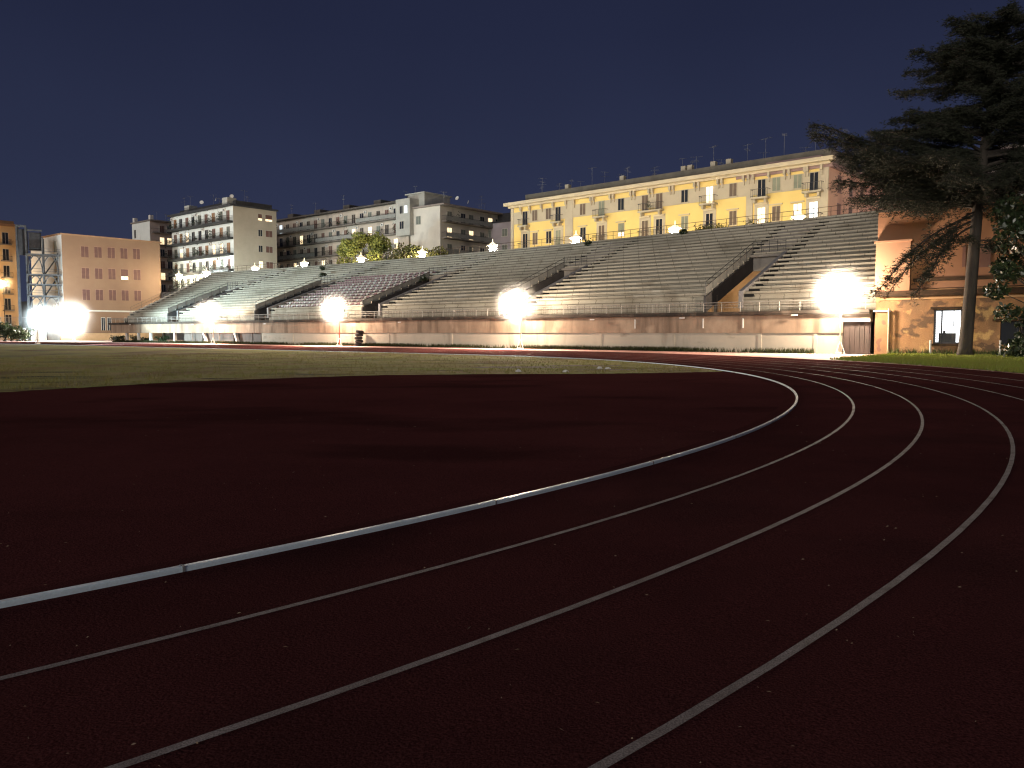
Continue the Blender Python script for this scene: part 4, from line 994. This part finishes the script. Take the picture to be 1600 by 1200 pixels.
m = MB(T1); m.box(SRR, 15.9, NW - .06, NW + 14, ZO, ZO + .1); m.build("coping", mat("dark_coping", (1, 1, 1)), OB)

# ------------------------------------------------------------------ verge at the right
vv = []; Rv = APR + .05
loopv = []
for i in range(60):
    a = math.atan2(20 - CN, -6 - CS) ; 
    s = 14.2 - i * .9; x = s - CS
    if abs(x) < Rv: n_a = CN + math.sqrt(Rv * Rv - x * x)
    else: break
    loopv.append((s, n_a + random.uniform(-.05, .25)))
s_l = loopv[-1][0]
loopv += [(s_l - 1.5, CN), (-32, CN), (-32, NW), (14.9, NW)]
tris = mathutils.geometry.tessellate_polygon([[Vector((a, b, 0)) for a, b in loopv]])
mb = MB(); mb.v = [tuple(W(a, b, ZG + .016)) for a, b in loopv]; mb.f = [tuple(t) for t in tris]; mb.m = [0] * len(mb.f)
ob = tag(mb.build("grass_verge", M_VERGE), kind="structure")
for p in ob.data.polygons:
    if p.normal.z < 0: p.flip()
pts = []
while len(pts) < 11000:
    s = random.uniform(-20, 14.5); n = random.uniform(15, NW - .05)
    if math.hypot(s - CS, n - CN) > Rv + .1 + (1.2 * random.random() if random.random() < .5 else 0):
        p = W(s, n, ZG + .016)
        if p.y > 12 and p.x / p.y < .75: pts.append(tuple(p))
tag(soup("verge_grass_tufts", blades(pts, .13, .014, 4, .09), 3, M_BLADE), "bright green grass tufts on the verge under the cedar", "grass", kind="stuff")
pts = [tuple(W(random.uniform(-20, 15), NW - .1 - abs(random.gauss(0, .15)), ZG)) for _ in range(900)]
tag(soup("wall_foot_plants", blades(pts, .34, .035, 5, .07), 3, mat("dull_green_weeds", (.10, .12, .035), (.05, .055, .02), scale=1.5)), "tall weeds at the foot of the peeling orange wall", "weeds", kind="stuff")

# ------------------------------------------------------------------ cedar
def cedar():
    b0 = px_t(1508, 48.6); z0 = ZG
    r = empty("cedar_tree", (b0.x, b0.y, z0), 0, "tall dark cedar with sweeping drooping branches standing on the verge", "cedar tree")
    tr = [(0, 0, -.1), (-.02, 0, .5), (.12, 0, 3), (.32, .05, 6.5), (.5, .1, 9.3), (.75, .1, 12.5), (1.2, .2, 15.6), (1.6, .2, 18.2), (1.9, .3, 20.2)]
    rad = [.52, .39, .35, .32, .29, .25, .18, .11, .03]
    MB().path(tr, rad, k=14).build("trunk", M_BARK, r, smooth=True)
    def on_trunk(z):
        for a, b in zip(tr[:-1], tr[1:]):
            if a[2] <= z <= b[2]: t = (z - a[2]) / (b[2] - a[2]); return Vector(a).lerp(Vector(b), t)
        return Vector(tr[-1])
    limbs = []                                             # (start z, azimuth, length, rise, droop)
    rg = random.Random(11)
    def env(z):                                            # crown radius by height
        pts = [(8.6, 5.2), (10, 7.3), (12.3, 7.0), (13.5, 6.0), (14.5, 5.5), (17.6, 5.7), (19.0, 4.6), (19.8, 3.0), (22, 1.0)]
        for (a, ra), (b, rb) in zip(pts[:-1], pts[1:]):
            if a <= z <= b: return ra + (rb - ra) * (z - a) / (b - a)
        return 1
    z = 9.4
    while z < 19.9:
        for j in range(3):
            az = rg.uniform(0, 6.28); limbs.append((z + rg.uniform(-.5, .6), az, env(z) * rg.uniform(.6, 1.08), rg.uniform(-.02, .38), .10))
        z += .27
    limbs += [(9.9, math.pi * 1.02, 10.9, .42, .09), (10.3, math.pi * .97, 10.2, .40, .10), (9.6, math.pi * 1.08, 9.0, .36, .10), (10.8, math.pi * 1.0, 8.5, .34, .08), (9.5, math.pi * .9, 8.2, .3, .12), (9.9, math.pi * 1.12, 7.4, .3, .1), (9.2, math.pi * 1.02, 6.5, .12, .1),
              (11.2, math.pi * 1.05, 7.6, .3, .1), (12.2, math.pi * .98, 6.6, .25, .1)]
    for q in range(16): limbs.append((rg.uniform(9.0, 11.4), math.pi + rg.uniform(-1.3, 1.1), rg.uniform(5.0, 8.4), rg.uniform(.05, .34), .09))
    # the drooping lower branch hanging in front of the orange wall
    low = [(8.6, math.pi * 1.0, 6.3, -.30, .45), (8.3, math.pi * .95, 5.0, -.35, .5), (8.0, math.pi * 1.06, 4.4, -.4, .6), (8.8, math.pi * 1.1, 3.6, -.2, .9), (7.0, -.9, 2.4, .1, .4), (7.3, math.pi * 1.2, 2.0, .05, .3), (6.8, -1.2, 1.8, 0, .3), (9.1, -.9, 3.5, .1, .3)]
    tufts = []; wood = MB()
    def grow(P0, az, L, rise, droop, rad0, dens, hang=0.25):
        n = max(5, int(L * 1.6)); pts = []; 
        for i in range(n + 1):
            t = i / n; q = az + .12 * math.sin(t * 5 + az * 3)
            pts.append(P0 + Vector((math.cos(q) * L * t, math.sin(q) * L * t, rise * L * t - droop * L * t * t)))
        wood.path(pts, [rad0 * (1 - .85 * i / n) + .008 for i in range(n + 1)], k=5)
        m = int(L * dens)
        for i in range(m):
            t = rg.uniform(.18, 1) ** .9; k = min(int(t * n), n - 1); P = pts[k].lerp(pts[k + 1], t * n - k)
            side = az + rg.choice([-1, 1]) * rg.uniform(.5, 1.25); l = (.55 + .9 * (1 - t)) * rg.uniform(.5, 1.2) * min(1, L / 4)
            Q = P + Vector((math.cos(side) * l, math.sin(side) * l, -hang * l * rg.uniform(.2, 1.6)))
            wood.tube(P, Q, .014, .005, k=3, cap=False)
            for _ in range(int(9 * l) + 3):
                u = rg.random(); C = P.lerp(Q, u); C = C + Vector((rg.gauss(0, .12), rg.gauss(0, .12), rg.gauss(0, .11)))
                tufts.append((C.x, C.y, C.z))
    for (z, az, L, ri, dr) in limbs: grow(on_trunk(max(8.6, min(20.1, z))), az, L, ri, dr, .05 + .012 * L, 15, hang=.8 if z < 11.6 else .35)
    for (z, az, L, ri, dr) in low: grow(on_trunk(z), az, L, ri, dr, .03 + .008 * L, 13, hang=.9)
    wood.build("branches", M_BARK, r)
    c = np.array(tufts); n = len(c)
    # each tuft: several thin needles fanned out
    per = 5; cc = np.repeat(c, per, 0); d = RNG.normal(size=cc.shape); d /= np.linalg.norm(d, axis=1)[:, None]; d[:, 2] = d[:, 2] * .6
    l = RNG.uniform(.12, .27, len(cc))[:, None]; w = np.cross(d, RNG.normal(size=cc.shape)); w /= np.linalg.norm(w, axis=1)[:, None]; w *= .017
    V = np.stack([cc - w, cc + w, cc + d * l], 1).reshape(-1, 3)
    soup("crown", V, 3, M_NEEDLE, r); print("cedar tufts", n)
cedar()
# broadleaf tree at the right edge ----------------------------------------------
def broadleaf(loc, H, rx, n, label, m_=M_LEAF, size=.13, clumps=26, zlo=.35, name="broadleaf_tree", group=None, seed=3, trunk=.22):
    rg = np.random.default_rng(seed); r = empty(name, loc, 0, label, "tree", group)
    MB().path([(0, 0, -.1), (.05, 0, H * .2), (-.1, .1, H * .45), (0, 0, H * .7)], [trunk, trunk * .8, trunk * .6, trunk * .25], k=10).build("trunk", M_BARK, r, smooth=True)
    cl = []; wood = MB()
    for i in range(clumps):
        z = H * (zlo + (1 - zlo) * rg.random() * .95); f = math.sin(math.pi * min(1, max(.08, (z / H - zlo * .7) / (1.05 - zlo * .7)))) ** .6
        a = rg.uniform(0, 6.28); q = rx * f * rg.uniform(.35, .95); c = (q * math.cos(a), q * math.sin(a), z); cl.append((c, rx * rg.uniform(.18, .34)))
        wood.tube((0, 0, z * .7), c, .05, .015, k=4)
    wood.build("branches", M_BARK, r)
    C = []
    for i in range(n):
        c, q = cl[rg.integers(len(cl))]; v = rg.normal(size=3); v /= np.linalg.norm(v); v *= q * rg.random() ** .4; C.append((c[0] + v[0], c[1] + v[1], c[2] + v[2] * .8))
    soup("crown", leaf_soup(np.array(C), size, rng=rg), 4, m_, r)
p = px_t(1625, 45); broadleaf((p.x, p.y, ZG), 10.0, 3.6, 11000, "dark glossy broadleaf tree at the right edge of the verge", size=.13, clumps=44, zlo=.02, seed=5)
p = px_t(1595, 47.5); broadleaf((p.x, p.y, ZG), 3.2, 1.0, 1100, "small dark leafy sapling against the barred window at the right edge", size=.1, clumps=14, zlo=.1, seed=9, trunk=.06, name="sapling")
s_, t_ = sx(570, 92); broadleaf(W(s_, 92, 10.5), zz(370, t_) - 10.5, 5.0, 9000, "yellow-green round tree lit by the lanterns in front of the long flats", M_LEAFY, size=.22, clumps=34, zlo=.3, seed=21)
s_, t_ = sx(655, 92); broadleaf(W(s_, 92, 10.5), zz(392, t_) - 10.5, 6.5, 6000, "lower dark green tree right of the yellow-green tree behind the stand", mat("olive_leaves", (.14, .14, .04), (.04, .045, .018), scale=.5), size=.22, clumps=28, zlo=.25, seed=23)
# hedge tubs behind the railing
for i, (px, lb) in enumerate(((1100, "left one of three planter shrubs behind the top railing of the stand"), (1120, "middle one of three planter shrubs behind the top railing of the stand"), (1182, "planter shrub below the brightly lit window of the yellow building"))):
    s, t = sx(px, 84.0); shrub(W(s, 84.0, ztop(0) - .4), 1.5, .5, 1.7, 420, lb, .13, m_=mat("olive_leaves", (1, 1, 1)), group="shrubs behind the top railing")
# weeds growing on the terrace
for i, (px, py, h, lb) in enumerate(((1062, 367, .9, "dark clump of weeds hanging from the top edge of the stand below a lantern"), (901, 388, .9, "dark clump of weeds on the top rows of the terrace left of the yellow building"),
                                     (487, 425, .9, "dark tuft of weeds on the terrace steps below the long flats"), (492, 433, .7, "small lower tuft of weeds on the terrace steps below the long flats"), (648, 443, .8, "dark tuft of weeds beside the stair mouth right of the plastic seats"))):
    xr = (px - 800) / F_PX; c = UN.x * xr + UN.y; t = (ZF - .425 * NF - CAM_H) / ((HZ - py) / F_PX - .425 * c); s = t * (US.x * xr + US.y); n = t * c
    k = max(0, min(NR, round((zz(py, t) - ZF) / RISE))); shrub(W(s, nrow(s, k) - .3, ZF + k * RISE), .6, .35, h, 130, lb, .13, group="weeds growing on the terrace")

# ------------------------------------------------------------------ stack of tyres
s, t = sx(561, NW - .7); zc = ZG
M_T = M_RUBBER
lbs = ["bottom tyre of the black stack against the stand wall", "second tyre from the bottom of the black stack", "third tyre from the bottom of the black stack", "fourth tyre from the bottom of the black stack", "top tyre of the black stack, tilted to the right"]
for i in range(5):
    m = MB(); prof = []
    for q in range(13): a = 2 * math.pi * q / 12; prof.append((.31 + .15 * math.cos(a), .18 + .17 * math.sin(a)))
    m.lathe(prof[:-1] + [prof[0]], k=20)
    o = m.build("tyre", M_T, smooth=True); p = W(s + (.07, -.06, .05, -.08, -.14)[i], NW - .7, zc + i * .35); o.location = p; o.rotation_euler = (0, R(9 if i == 4 else 0), 0)
    tag(o, lbs[i], "tyre", "black tyres stacked against the wall")
